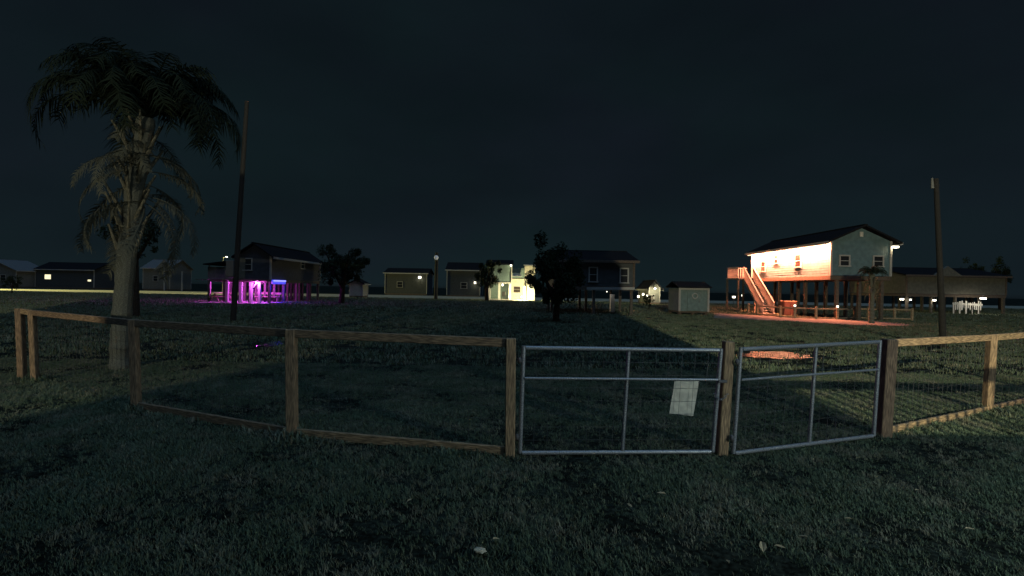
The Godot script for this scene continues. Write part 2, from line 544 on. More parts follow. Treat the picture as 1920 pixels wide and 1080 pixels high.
func blob(c: Vector3, rx: float, rz: float, y: float, sd: int) -> Array:
	var g := RandomNumberGenerator.new()
	g.seed = sd
	var out := []
	var ph := [g.randf() * TAU, g.randf() * TAU, g.randf() * TAU]
	for i in 72:
		var a := TAU * i / 72.0
		var k := 1.0 + 0.16 * sin(2 * a + ph[0]) + 0.10 * sin(3 * a + ph[1]) + 0.09 * sin(7 * a + ph[2]) + 0.07 * sin(13 * a + ph[0])
		out.append(Vector3(c.x + cos(a) * rx * k, y, c.z + sin(a) * rz * k))
	return out
func sheet(poly: Array) -> ArrayMesh:
	var st := start()
	var mid := Vector3.ZERO
	for p in poly: mid += p / poly.size()
	for i in poly.size():
		tri(st, mid, poly[i], poly[(i + 1) % poly.size()], Vector3.UP)
	return st.commit()

func ground() -> void:
	var pm := PlaneMesh.new()
	pm.size = Vector2(900, 900)
	structure("ground", pm, M.ground, Transform3D(Basis(), Vector3(0, 0, -200)))
	# the street beyond the open field
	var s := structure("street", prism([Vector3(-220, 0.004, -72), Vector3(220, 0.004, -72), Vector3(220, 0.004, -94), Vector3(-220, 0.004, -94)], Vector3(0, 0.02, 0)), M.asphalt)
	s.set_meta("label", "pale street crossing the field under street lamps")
	# driveway of the house lit by orange light
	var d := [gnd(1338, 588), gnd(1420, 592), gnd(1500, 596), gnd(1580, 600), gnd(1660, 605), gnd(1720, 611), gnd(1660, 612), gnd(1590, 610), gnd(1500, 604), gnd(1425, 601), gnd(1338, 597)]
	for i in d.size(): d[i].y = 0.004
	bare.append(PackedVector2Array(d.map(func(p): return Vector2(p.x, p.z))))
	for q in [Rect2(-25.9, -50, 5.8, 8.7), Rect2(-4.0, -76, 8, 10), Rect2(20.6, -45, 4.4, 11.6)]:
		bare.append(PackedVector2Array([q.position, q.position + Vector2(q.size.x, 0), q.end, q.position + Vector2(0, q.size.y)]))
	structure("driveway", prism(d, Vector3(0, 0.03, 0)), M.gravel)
	# puddles in the low ground
	for q in [[gnd(1452, 666), 1.05, 0.75, 5, "long shallow puddle on the grass mirroring the orange lit house"], [gnd(512, 645), 0.34, 0.62, 9, "small puddle on the grass mirroring blue light"]]:
		var c: Vector3 = q[0]
		puddles.append([c + Vector3(0, 0, 0.12), q[1] * 1.25, q[2] * 1.25 + 0.2])
		var o := structure("puddle", sheet(blob(c, q[1], q[2], 0.008, q[3])), M.water)
		o.set_meta("label", q[4])

# the house the yard belongs to, with its raised decks: it shades the yard from the street lamp behind it
func own_house() -> void:
	var t := thing("raised_house", "pale clapboard house with raised decks closing off the fenced yard", "house", Vector3(0.4, 0, 2))
	var x0 := -7.5
	var x1 := 3.61
	var X := Vector3.RIGHT
	var Z := Vector3(0, 0, 1)
	part("wall", lap_wall(Vector3(x0, 0, 0.16), X, x1 - x0, 6.6, -Z), M.wall_grey, t)
	part("wall", lap_wall(Vector3(x0, 0, 4.0), X, x1 - x0, 6.6, Z), M.wall_grey, t)
	part("wall", lap_wall(Vector3(x0, 0, 0.28), Z, 3.6, 6.6, -X), M.wall_grey, t)
	part("wall", lap_wall(Vector3(x1, 0, 0.28), Z, 3.6, 6.6, X), M.wall_grey, t)
	part("roof", prism([Vector3(x0 - 0.2, 6.6, -0.2), Vector3(x1 + 0.02, 6.6, -0.2), Vector3(x1 + 0.02, 7.3, 4.1), Vector3(x0 - 0.02, 7.3, 4.1)], Vector3(0, 0.14, 0)), M.roof_dark, t)
	for side in [[x1 + 0.05, 11.5]]:
		var a: float = side[0]
		var b: float = side[1]
		part("deck_floor", block(Vector3(b - a, 0.12, 2.6), 0.01), M.cedar, t, Transform3D(Basis(), Vector3((a + b) / 2, 1.90, 1.47)))
		part("deck_skirt", block(Vector3(b - a, 1.9, 0.05)), M.cedar, t, Transform3D(Basis(), Vector3((a + b) / 2, 0.88, 0.25)))
		beam(t, "handrail", Vector3(a, 2.62, 0.19), Vector3(b, 2.62, 0.19), 0.06, 0.14, M.cedar)
		var n := int((b - a) / 0.157)
		for i in n:
			var x := a + 0.08 + i * 0.157
			beam(t, "baluster", Vector3(x, 1.96, 0.19), Vector3(x, 2.55, 0.19), 0.05, 0.05, M.cedar, 0.004)
	var bf := thing("shade_fence", "added unseen board fence shading the near yard from the wall lamp", "fence", Vector3(-11.5, 0, 0.2))  # unseen fence added, its height set to keep lamp light off the near grass
	for i in 42:
		var bx := -7.75 - i * 0.2
		beam(bf, "board", Vector3(bx, -0.1, 0.2), Vector3(bx, 1.57 + 0.01 * sin(i * 2.7), 0.2), 0.196, 0.022, M.cedar, 0.003, Vector3(0, 0, 1))
	for y in [0.4, 1.4]:
		beam(bf, "rail", Vector3(-7.66, y, 0.24), Vector3(-16.1, y, 0.24), 0.05, 0.09, M.cedar)
	var sl := thing("wall_lamp", "warm globe lamp on the end wall behind the board fence", "lamp", Vector3(-8.3, 2.4, 3.6))
	tube(sl, "bracket", Vector3(-7.5, 2.3, 3.6), Vector3(-8.2, 2.4, 3.6), 0.02, 0.02, M.fixture)
	ball(sl, "globe", Vector3(-8.3, 2.42, 3.6), Vector3(0.1, 0.1, 0.1), M.lamp_white)
	omni(sl, Vector3(-8.3, 2.42, 3.6), Color(1.0, 0.97, 0.85), 50.0, 0.1)
	var l := thing("wall_lamp", "small frosted globe lamp on the deck skirt above the yard", "lamp", Vector3(5.4, 2.15, 0.1))
	tube(l, "bracket", Vector3(5.4, 1.9, 0.17), Vector3(5.4, 2.08, 0.0), 0.02, 0.02, M.fixture)
	ball(l, "globe", Vector3(5.4, 2.17, -0.02), Vector3(0.1, 0.1, 0.1), M.lamp_white)
	omni(l, Vector3(5.4, 2.17, -0.02), Color(0.90, 0.98, 1.0), 12.0, 0.1)

func street_lamp(label: String, base: Vector3, h: float, c: Color, energy: float, arm: Vector3, group: String) -> void:
	var t := thing("street_lamp", label, "street lamp", base, group)
	var top := base + Vector3(0, h, 0)
	tube(t, "pole", base - Vector3(0, 0.3, 0), top, 0.09, 0.06, M.fixture)
	tube(t, "arm", top - Vector3(0, 0.1, 0), top + arm + Vector3(0, 0.12, 0), 0.035, 0.03, M.fixture, 8)
	ball(t, "hood", top + arm + Vector3(0, 0.12, 0), Vector3(0.24, 0.07, 0.24), M.fixture)
	ball(t, "globe", top + arm, Vector3(0.14, 0.09, 0.14), M.lamp_white)
	omni(t, top + arm, c, energy, 0.09)
func street_lamps() -> void:
	street_lamp("tall street lamp on the road behind the raised deck house", Vector3(2.0, 0, 20.8), 8.0, Color(1.0, 0.97, 0.82), 1080.0, Vector3(0, 0, -0.8), "")
	street_lamp("street lamp with cool white globe beside the purple lit house", dep(418, 540, 78) * Vector3(1, 0, 1), 5.7, Color(1.0, 0.95, 0.6), 35.0, Vector3(0, 0, -0.9), "lamps along the far street")
	var fl := thing("flood_pole", "flood lamp on a pole aimed along the far street", "flood lamp", Vector3(-104, 0, -83))
	tube(fl, "pole", Vector3(-104, -0.3, -83), Vector3(-104, 5.2, -83), 0.09, 0.07, M.fixture)
	var hp := Vector3(-103.6, 5.0, -83)
	part("housing", block(Vector3(0.3, 0.4, 0.5), 0.03), M.fixture, fl, Transform3D(Basis(), hp))
	part("lens", block(Vector3(0.03, 0.3, 0.4), 0.01), M.lamp_white, fl, Transform3D(Basis(), hp + Vector3(0.17, 0, 0)))
	var sp := SpotLight3D.new()
	sp.name = "lamp_light"
	sp.light_color = Color(1.0, 0.95, 0.55)
	sp.light_energy = 5200.0
	sp.light_size = 0.15
	sp.spot_angle = 17.0
	sp.spot_angle_attenuation = 0.6
	sp.spot_range = 200.0
	sp.spot_attenuation = 2.0
	sp.shadow_enabled = true
	fl.add_child(sp)
	sp.look_at_from_position(hp + Vector3(0.25, 0, 0), Vector3(-62, 0, -84))

# ---------------------------------------------------------------- fence and gates
var plank := 0
func timber() -> Material:
	plank += 1
	return M["wood_%d" % ((plank * 7 + plank / 3) % 4)]
func post_from(t: Node3D, tx: float, ty: float, bx: float, by: float, w: float) -> Array:
	var base := gnd(bx, by)
	var top := dep(tx, ty, -base.z)
	var d := (top - base).normalized()
	beam(t, "post", base - d * 0.3, top, w, w, timber(), 0.008, Vector3(0, 0, 1))
	return [base, top]
func wire_panel(t: Node3D, a: Vector3, b: Vector3, c: Vector3, d: Vector3, step := 0.13, w := 0.0025) -> void:
	# a,b bottom; d,c top
	var st := start()
	var nx := int(round(a.distance_to(b) / step))
	var ny := int(round(a.distance_to(d) / step))
	for i in range(1, nx):
		var k := float(i) / nx
		add_beam(st, a.lerp(b, k), d.lerp(c, k), w, w)
	for j in range(1, ny):
		var k2 := float(j) / ny
		var off := Vector3(0, 0, -w * 1.05)
		add_beam(st, a.lerp(d, k2) + off, b.lerp(c, k2) + off, w, w)
	var o := part("wire_mesh", st.commit(), M.wire, t)
	o.set_meta("kind", "stuff")
func bay(t: Node3D, p: Array, q: Array, w: float, board: bool) -> void:
	fence_line.append([Vector2(p[0].x, p[0].z), Vector2(q[0].x, q[0].z)])
	var d: Vector3 = (q[1] - p[1]).normalized()
	var drop := Vector3(0, -0.046, 0)
	beam(t, "top_rail", p[1] + drop + d * (w * 0.5 + 0.002), q[1] + drop - d * (w * 0.5 + 0.002), 0.045, 0.09, timber(), 0.006)
	if board:
		var e: Vector3 = (q[0] - p[0]).normalized()
		var up := Vector3(0, 0.055, 0)
		beam(t, "bottom_board", p[0] + up + e * (w * 0.5 + 0.002), q[0] + up - e * (w * 0.5 + 0.002), 0.04, 0.095, timber(), 0.006)
	wire_panel(t, p[0] + d * w * 0.4 + Vector3(0, 0.1, -0.03), q[0] - d * w * 0.4 + Vector3(0, 0.1, -0.03), q[1] - d * w * 0.4 + Vector3(0, -0.05, -0.03), p[1] + d * w * 0.4 + Vector3(0, -0.05, -0.03))
func gate(t: Node3D, tl: Vector3, tr: Vector3, bl: Vector3, br: Vector3, mx: float, my: float) -> void:
	var r := 0.021
	var m: Material = M.steel
	var u := (tr - tl).normalized()
	tube(t, "frame_tube", bl, tl + Vector3(0, 0.02, 0), r, r, m, 12)
	tube(t, "frame_tube", br, tr + Vector3(0, 0.02, 0), r, r, m, 12)
	tube(t, "frame_tube", tl + u * r, tr - u * r, r, r, m, 12)
	tube(t, "frame_tube", bl + u * r, br - u * r, r, r, m, 12)
	var a := bl.lerp(br, mx)
	var b := tl.lerp(tr, mx)
	tube(t, "brace_tube", a + Vector3(0, r, 0), b - Vector3(0, r, 0), r * 0.9, r * 0.9, m, 12)
	var c := tl.lerp(bl, my)
	var d := tr.lerp(br, my)
	var back := Vector3(0, 0, 0.028)
	tube(t, "brace_tube", c + u * r + back, d - u * r + back, r * 0.62, r * 0.62, m, 10)
	wire_panel(t, bl + Vector3(0, 0, 0.018), br + Vector3(0, 0, 0.018), tr + Vector3(0, 0, 0.018), tl + Vector3(0, 0, 0.018))
	for k in [0.12, 0.85]:
		var h := tl.lerp(bl, k)
		ball(t, "hinge", h - u * 0.035, Vector3(0.022, 0.035, 0.022), M.fixture)
func yard_fence() -> void:
	var t := thing("wire_fence", "long wooden post and rail fence with wire panels beside the palm", "fence", gnd(547, 820))
	var p := []
	for q in [[37, 578, 42, 713, 0.1], [60, 581, 66, 716, 0.09], [250, 599, 256, 768, 0.095], [546, 617, 548, 820, 0.105], [958, 634, 956, 857, 0.1]]:
		p.append(post_from(t, q[0], q[1], q[2], q[3], q[4]))
	for i in 4: bay(t, p[i], p[i + 1], 0.1, i >= 2)
	# gates
	var g1 := thing("tube_gate", "grey steel tube gate carrying a cream sign board", "gate", gnd(1160, 850), "steel tube gates in the fence")
	var tl := dep(982, 652, 5.17)
	var tr := dep(1352, 657, 5.32)
	var bl := dep(975, 849, 5.17)
	var br := dep(1336, 847, 5.32)
	gate(g1, tl, tr, bl, br, 0.525, 0.285)
	# latch and a loose chain between gate and post
	var la := tr.lerp(br, 0.3)
	part("latch", block(Vector3(0.09, 0.03, 0.02), 0.004), M.fixture, g1, Transform3D(Basis(), la + Vector3(0.03, 0, 0.03)))
	var tm := TorusMesh.new()
	tm.inner_radius = 0.008
	tm.outer_radius = 0.014
	tm.rings = 8
	tm.ring_segments = 6
	for i in 9:
		var k := i / 8.0
		part("chain_link", tm, M.steel, g1, Transform3D(Basis(Vector3.RIGHT, PI / 2 * (i % 2)) * Basis(Vector3(0, 0, 1), 0.3), tr.lerp(br, 0.42) + Vector3(-0.05 + 0.13 * k, -0.06 * sin(PI * k), 0.04 + 0.012 * k)))
	var s := thing("sign_board", "blank cream rectangular board hanging on the steel gate wires", "sign", dep(1277, 778, 5.31))
	var q2 := [dep(1255, 775, 5.325), dep(1300, 780, 5.325), dep(1311, 713, 5.325), dep(1266, 709, 5.325)]
	part("board", prism(q2, Vector3(0, 0, -0.008)), M.sign, s)
	for k in [q2[2], q2[3]]:
		ball(s, "tie", k + Vector3(0, -0.025, 0.004), Vector3(0.008, 0.008, 0.008), M.fixture)
	var gp := thing("gate_post", "lone wooden post standing between the two steel gates", "post", gnd(1353, 852))
	post_from(gp, 1366, 640, 1353, 852, 0.1)
	var g2 := thing("tube_gate", "grey steel tube gate without a sign between wooden posts", "gate", gnd(1500, 840), "steel tube gates in the fence")
	gate(g2, dep(1389, 655, 5.28), dep(1650, 641, 5.98), dep(1375, 850, 5.28), dep(1638, 817, 5.98), 0.51, 0.29)
	var f := thing("wire_fence", "short run of wooden fence catching lamp light beside the plain gate", "fence", gnd(1660, 820))
	var a := post_from(f, 1668, 636, 1656, 818, 0.13)
	var b := post_from(f, 1860, 627, 1851, 775, 0.1)
	var c0 := Vector3(9.35, 0, -8.75)
	beam(f, "post", c0 - Vector3(0, 0.3, 0), c0 + Vector3(0.02, 1.15, 0), 0.1, 0.1, timber(), 0.008, Vector3(0, 0, 1))
	bay(f, a, b, 0.12, true)
	bay(f, b, [c0, c0 + Vector3(0.02, 1.15, 0)], 0.1, true)

func poles() -> void:
	var b := gnd(437, 603)
	var t := thing("utility_pole", "tall dark leaning utility pole with a box in the field", "utility pole", b, "wooden utility poles")
	var top := dep(463, 190, -b.z)
	var d := (top - b).normalized()
	tube(t, "pole", b - d * 0.4, top, 0.125, 0.085, M.pole, 12)
	var c := b + d * 2.35
	part("meter_box", block(Vector3(0.34, 0.7, 0.2), 0.02), M.fixture, t, Transform3D(Basis(), c + Vector3(-0.2, 0, 0.1)))
	var b2 := gnd(1769, 652)
	var t2 := thing("utility_pole", "thinner dark utility pole with pale cap behind the lit fence", "utility pole", b2, "wooden utility poles")
	var top2 := dep(1755, 335, -b2.z)
	var d2 := (top2 - b2).normalized()
	tube(t2, "pole", b2 - d2 * 0.4, top2, 0.10, 0.07, M.pole, 12)
	tube(t2, "insulator", top2 - d2 * 0.32 + Vector3(-0.13, 0, 0), top2 + Vector3(-0.13, 0.02, 0), 0.05, 0.03, M.wall_grey, 8)
	beam(t2, "bracket", top2 - d2 * 0.2 + Vector3(-0.14, 0, 0), top2 - d2 * 0.2 + Vector3(0.1, 0, 0), 0.04, 0.04, M.pole)

func near_palms() -> void:
	palm("palm with pale ringed trunk and drooping fronds beside the fence", gnd(224, 692), 4.75, 0.155, 2.1, 46, 11, 26, "palms in the field")
	palm("low dark palm in front of the orange lit house", gnd(1634, 607), 2.75, 0.13, 0.95, 26, 21, 10, "palms in the field")
	tree("slim_tree", "slim dark tree with bare trunk behind the pale palm", gnd(253, 594), 5.6, Vector3(1.3, 1.7, 1.3), 1500, 0.22, 31, 0.22)

# ---------------------------------------------------------------- houses
func orange_house() -> void:
	var x0 := 20.9
	var x1 := 24.8
	var z0 := -33.6
	var z1 := -44.6
	var t := thing("stilt_house", "cream stilt house with one long wall washed in orange light", "house", Vector3(22.85, 0, -39), "houses on stilts")
	house(t, x0, x1, z0, z1, 2.9, 5.2, 6.1, "z", M.wall_pale, M.roof_dark, M.trim_white, 3, 4, 0.45, 0.2, 0.48)
	var nx := Vector3(-1, 0, 0)
	var u := Vector3(0, 0, 1)
	for w in [[1431, 500, 0.7, 0.75], [1455, 486, 0.55, 0.6], [1496, 489, 0.75, 0.85]]:
		var k: float = (w[0] - 960.0) / F
		var zz := -x0 / k
		var c := Vector3(x0, dep(w[0], w[1], -zz).y, zz)
		window(t, c, u, nx, w[2], w[3], M.trim_white, M.glass_warm)
	var dz: float = -x0 / ((1419 - 960.0) / F)
	var dr := beam(t, "door", Vector3(x0 - 0.05, 2.95, dz), Vector3(x0 - 0.05, 4.75, dz), 0.06, 0.8, M.trim_white, 0.01, nx)
	dr.rotation = Vector3.ZERO
	dr.mesh = block(Vector3(0.06, 1.8, 0.8), 0.01)
	ball(dr, "handle", Vector3(x0 - 0.11, 3.8, dz + 0.3), Vector3(0.04, 0.04, 0.04), M.fixture)
	for w2 in [[1583, 489], [1646, 490]]:
		window(t, Vector3(dep(w2[0], w2[1], 33.6).x, dep(w2[0], w2[1], 33.6).y, z0), Vector3.RIGHT, Vector3(0, 0, 1), 0.55, 0.6, M.trim_white, M.glass)
	part("gable_vent", block(Vector3(0.22, 0.34, 0.05), 0.01), M.white, t, Transform3D(Basis(), Vector3(22.85, 5.62, z0 + 0.04)))
	# LED strip under the eave
	var l := thing("led_strip", "glowing orange light strip running under the stilt house eave", "light strip", Vector3(x0 - 0.24, 5.02, -39.1))
	var lx := x0 - 0.36
	part("diffuser", block(Vector3(0.05, 0.05, 11.2), 0.008), M.led_orange, l, Transform3D(Basis(), Vector3(lx, 4.90, -39.1)))
	var dn := Vector3(0.8, -1, 0).normalized()
	var zb := -dn
	area(l, Transform3D(Basis(Vector3(0, 0, 1), zb.cross(Vector3(0, 0, 1)), zb), Vector3(lx, 4.86, -39.1)), Vector2(11.0, 0.06), Color(1.0, 0.55, 0.39), 980.0)
	# flood lamp on the far corner of the gable
	var c2 := dep(1679, 463, 33.45)
	var fl := thing("flood_lamp", "bright bar flood lamp under the gable corner eave", "lamp", c2)
	part("housing", block(Vector3(0.46, 0.05, 0.16), 0.01), M.fixture, fl, Transform3D(Basis(), c2 + Vector3(0, 0.1, 0)))
	part("diffuser", block(Vector3(0.42, 0.12, 0.14), 0.02), M.lamp_white, fl, Transform3D(Basis(), c2))
	omni(fl, c2 + Vector3(0, -0.1, 0.0), Color(1.0, 0.88, 0.7), 0.6, 0.05)
	# deck and stair at the far end of the long wall
	var st := thing("outdoor_stair", "cedar stair and railed landing climbing to the orange lit wall", "stair", Vector3(19, 0, -40))
	var top_a := Vector3(19.6, 2.86, -43.3)
	var foot := Vector3(18.4, 0.0, -37.4)
	var wd := 0.75
	part("landing", block(Vector3(1.85, 0.12, 2.4), 0.01), M.weathered, st, Transform3D(Basis(), Vector3(19.93, 2.84, -44.3)))
	for q in [[19.08, -43.2], [19.08, -45.4], [20.5, -45.4], [20.5, -43.2]]:
		beam(st, "stilt", Vector3(q[0], -0.2, q[1]), Vector3(q[0], 2.775, q[1]), 0.14, 0.14, M.stilt)
	var rail := func(a: Vector3, b: Vector3) -> void:
		beam(st, "handrail", a + Vector3(0, 0.95, 0), b + Vector3(0, 0.95, 0), 0.09, 0.06, M.weathered)
		var nb := int(a.distance_to(b) / 0.2)
		for i in nb:
			var p := a.lerp(b, (i + 0.5) / nb)
			beam(st, "baluster", p + Vector3(0, 0.06, 0), p + Vector3(0, 0.915, 0), 0.09, 0.05, M.weathered, 0.004)
	rail.call(Vector3(19.05, 2.85, -45.3), Vector3(19.05, 2.85, -43.2))
	rail.call(Vector3(20.4, 2.85, -43.14), Vector3(20.8, 2.85, -43.14))
	rail.call(Vector3(19.1, 2.85, -45.45), Vector3(20.8, 2.85, -45.45))
	var l_top := top_a
	var r_top := top_a + Vector3(wd, 0, 0)
	var r_foot := foot + Vector3(wd, 0, 0)
	beam(st, "stringer", l_top - Vector3(0, 0.1, 0), foot + Vector3(0, 0.0, 0.1), 0.06, 0.3, M.weathered)
	beam(st, "stringer", r_top - Vector3(0, 0.1, 0), r_foot + Vector3(0, 0.0, 0.1), 0.06, 0.3, M.weathered)
	rail.call(l_top + Vector3(-0.02, 0, 0), foot + Vector3(-0.02, 0, 0))
	rail.call(r_top + Vector3(0.02, 0, 0), r_foot + Vector3(0.02, 0, 0))
	for i in 15:
		var k2 := (i + 0.5) / 15.0
		var a2 := l_top.lerp(foot, k2)
		part("tread", block(Vector3(wd - 0.08, 0.05, 0.44), 0.006), M.weathered, st, Transform3D(Basis(), a2 + Vector3(wd * 0.5, 0.07, 0)))
	# low yard fence round the open ground floor
	var lf := thing("low_fence", "low wooden rail fence round the orange house ground floor", "fence", Vector3(20, 0, -33))
	var runs := [[1403, 589], [1420, 591], [1463, 596], [1490, 598], [1530, 599], [1570, 600], [1602, 598], [1628, 599], [1652, 600], [1677, 600], [1710, 601]]
	var prev := Vector3.ZERO
	for i in runs.size():
		var b := gnd(runs[i][0], runs[i][1])
		beam(lf, "post", b - Vector3(0, 0.2, 0), b + Vector3(0, 0.82, 0), 0.12, 0.12, M.wood)
		if i > 0:
			var e := (b - prev).normalized() * 0.065
			beam(lf, "rail", prev + e + Vector3(0, 0.7, 0), b - e + Vector3(0, 0.7, 0), 0.04, 0.09, M.wood)
			beam(lf, "rail", prev + e + Vector3(0, 0.1, 0), b - e + Vector3(0, 0.1, 0), 0.04, 0.09, M.wood)
		prev = b
	for q3 in [[1490, 576, "small white lantern on the low fence beside the red cabinet"], [1570, 576, "small white lantern on the low fence below the gable"]]:
		var g := gnd(q3[0], 598 if q3[0] == 1490 else 600)
		var ln := thing("post_lantern", q3[2], "lantern", g + Vector3(0, 0.82, 0), "small lanterns on fence posts")
		part("glass_case", block(Vector3(0.1, 0.1, 0.1), 0.01), M.lamp_white, ln, Transform3D(Basis(), g + Vector3(0, 0.872, 0)))
		part("cap", block(Vector3(0.16, 0.03, 0.16), 0.008), M.fixture, ln, Transform3D(Basis(), g + Vector3(0, 0.94, 0)))
		omni(ln, g + Vector3(0, 0.872, 0), Color(1, 0.95, 0.9), 0.03, 0.03)
	var cb := gnd(1478, 592)
	var cab := thing("storage_cabinet", "reddish wooden cabinet standing under the stilt house", "cabinet", cb)
	part("body", block(Vector3(0.92, 1.05, 0.55), 0.02), M.redwood, cab, Transform3D(Basis(), cb + Vector3(0, 0.53, 0)))
	for sg in [-1, 1]:
		var dd := part("door", block(Vector3(0.42, 0.92, 0.03), 0.008), M.redwood, cab, Transform3D(Basis(), cb + Vector3(sg * 0.22, 0.53, 0.292)))
		ball(dd, "handle", cb + Vector3(sg * 0.05, 0.6, 0.325), Vector3(0.02, 0.05, 0.02), M.fixture)
	part("top_board", block(Vector3(1.0, 0.04, 0.62), 0.01), M.cedar, cab, Transform3D(Basis(), cb + Vector3(0, 1.077, 0)))

func purple_house() -> void:
	var t := thing("stilt_house", "dark stilt house with purple and blue light below its floor", "house", Vector3(-21.7, 0, -48), "houses on stilts")
	house(t, -23.0, -20.3, -43.0, -54.0, 2.08, 4.1, 5.0, "z", M.wall_navy, M.roof_dark, M.trim_white, 4, 5, 0.4, 0.2)
	var Z := Vector3(0, 0, 1)
	window(t, Vector3(-22.2, 3.3, -43.0), Vector3.RIGHT, Z, 0.6, 0.9, M.trim_white, M.glass)
	var zz := 20.3 / (394.0 / 960.0)
	window(t, Vector3(-20.3, 3.6, -zz), Vector3(0, 0, -1), Vector3.RIGHT, 0.8, 0.7, M.trim_white, M.glass)
	var dr := part("door", block(Vector3(0.7, 1.75, 0.06), 0.01), M.wall_tan, t, Transform3D(Basis(), Vector3(-22.75, 2.98, -42.93)))
	ball(dr, "handle", Vector3(-22.5, 2.9, -42.88), Vector3(0.04, 0.04, 0.04), M.fixture)
	# porch wing
	var p := thing("screened_porch", "pale lean-to porch on posts joined to the purple lit house", "porch", Vector3(-24.5, 0, -44.5))
	part("wall", lap_wall(Vector3(-25.8, 2.05, -43.4), Vector3.RIGHT, 2.6, 1.0, Z), M.wall_grey, p)
	part("roof", prism([Vector3(-26.0, 3.2, -43.0), Vector3(-23.1, 3.6, -43.0), Vector3(-23.1, 3.6, -47.0), Vector3(-26.0, 3.2, -47.0)], Vector3(0, 0.1, 0)), M.roof_dark, p)
	part("floor", block(Vector3(2.7, 0.2, 3.6), 0.01), M.beam_dark, p, Transform3D(Basis(), Vector3(-24.45, 1.93, -45.2)))
	for q in [[-25.7, -43.5], [-24.4, -43.5], [-25.7, -46.8], [-24.4, -46.8]]:
		beam(p, "post", Vector3(q[0], -0.2, q[1]), Vector3(q[0], 1.825, q[1]), 0.2, 0.2, M.stilt)
	for q2 in [-25.7, -23.25]:
		beam(p, "upper_post", Vector3(q2, 3.055, -43.45), Vector3(q2, 3.25 if q2 < -25 else 3.55, -43.45), 0.1, 0.1, M.trim_white)
	# lit front posts and slab
	var fp := thing("porch_posts", "white front posts and kneebraces glowing pink under the dark house", "post", Vector3(-21.6, 0, -42.7))
	for px in [426, 452, 471, 487]:
		var b := dep(px, 540, 42.55)
		b.y = 0.09
		beam(fp, "post", b, b + Vector3(0, 1.72, 0), 0.22, 0.22, M.white, 0.015)
	var kb := dep(471, 540, 42.55)
	beam(fp, "brace", Vector3(kb.x + 0.12, 1.35, -42.55), Vector3(kb.x + 0.5, 1.78, -42.55), 0.1, 0.12, M.white)
	beam(fp, "header", Vector3(-24.4, 1.87, -42.55), Vector3(-20.35, 1.87, -42.55), 0.16, 0.12, M.beam_dark)
	part("light_shield", block(Vector3(5.4, 0.05, 1.3), 0.01), M.beam_dark, fp, Transform3D(Basis(), Vector3(-23.0, 1.965, -42.2)))  # board added to keep the front light bar off the wall above
	structure("patio_slab", prism([Vector3(-25.9, -0.02, -41.3), Vector3(-20.1, -0.02, -41.3), Vector3(-20.1, -0.02, -50), Vector3(-25.9, -0.02, -50)], Vector3(0, 0.11, 0)), M.concrete)
	# lights below the floor
	for q3 in [[Vector3(-21.1, 1.84, -42.15), "magenta light bar at the front of the dark stilt house", 6.5], [Vector3(-22.0, 1.70, -44.6), "magenta light bar deep under the dark stilt house floor", 11.0], [Vector3(-24.7, 1.72, -44.4), "magenta light bar under the lean-to porch floor", 18.0]]:
		var l := thing("light_bar", q3[1], "light", q3[0], "coloured light bars under the house")
		part("housing", block(Vector3(1.0, 0.05, 0.14), 0.01), M.fixture, l, Transform3D(Basis(), q3[0] + Vector3(0, 0.06, 0)))
		part("diffuser", block(Vector3(0.45, 0.06, 0.1), 0.02), M.led_magenta, l, Transform3D(Basis(), q3[0]))
		omni(l, q3[0] - Vector3(0, 0.06, 0), Color(0.92, 0.36, 1.0), q3[2], 0.08)
	var bl := Vector3(-20.12, 1.86, -44.3)
	var lb := thing("light_bar", "long blue light bar on the side beam of the house", "light", bl, "coloured light bars under the house")
	part("diffuser", block(Vector3(0.08, 0.36, 2.5), 0.01), M.led_deep_blue, lb, Transform3D(Basis(), bl + Vector3(-0.06, 0, 0)))
	part("diffuser", block(Vector3(0.07, 0.1, 2.3), 0.02), M.led_blue, lb, Transform3D(Basis(), bl + Vector3(0.04, 0.1, 0)))
	area(lb, Transform3D(Basis(Vector3.RIGHT, -PI / 2), bl + Vector3(0.06, -0.2, 0)), Vector2(0.1, 2.3), Color(0.12, 0.12, 1.0), 14.0)
	# table and bench under the porch
	var tb := Vector3(-24.9, 0.09, -44.0)
	var tt := thing("picnic_table", "wooden picnic table under the pink lit porch", "table", tb)
	part("top", block(Vector3(1.6, 0.06, 0.8), 0.01), M.cedar, tt, Transform3D(Basis(), tb + Vector3(0, 0.74, 0)))
	for sg in [-1, 1]:
		part("bench", block(Vector3(1.6, 0.05, 0.26), 0.01), M.cedar, tt, Transform3D(Basis(), tb + Vector3(0, 0.44, sg * 0.65)))
		beam(tt, "leg", tb + Vector3(sg * 0.6, 0, -0.6), tb + Vector3(sg * 0.6, 0.7, 0.1), 0.06, 0.1, M.cedar)
		beam(tt, "leg", tb + Vector3(sg * 0.67, 0, 0.6), tb + Vector3(sg * 0.67, 0.7, -0.1), 0.06, 0.1, M.cedar)
		beam(tt, "brace", tb + Vector3(sg * 0.74, 0.39, -0.7), tb + Vector3(sg * 0.74, 0.39, 0.7), 0.05, 0.08, M.cedar)
	var bb := Vector3(-21.7, 0.09, -45.5)
	var bn := thing("bench", "long low wooden bench behind the pink lit posts", "bench", bb)
	part("seat", block(Vector3(2.2, 0.06, 0.45), 0.01), M.cedar, bn, Transform3D(Basis(), bb + Vector3(0, 0.45, 0)))
	part("backrest", block(Vector3(2.2, 0.2, 0.04), 0.01), M.cedar, bn, Transform3D(Basis(), bb + Vector3(0, 0.75, -0.26)))
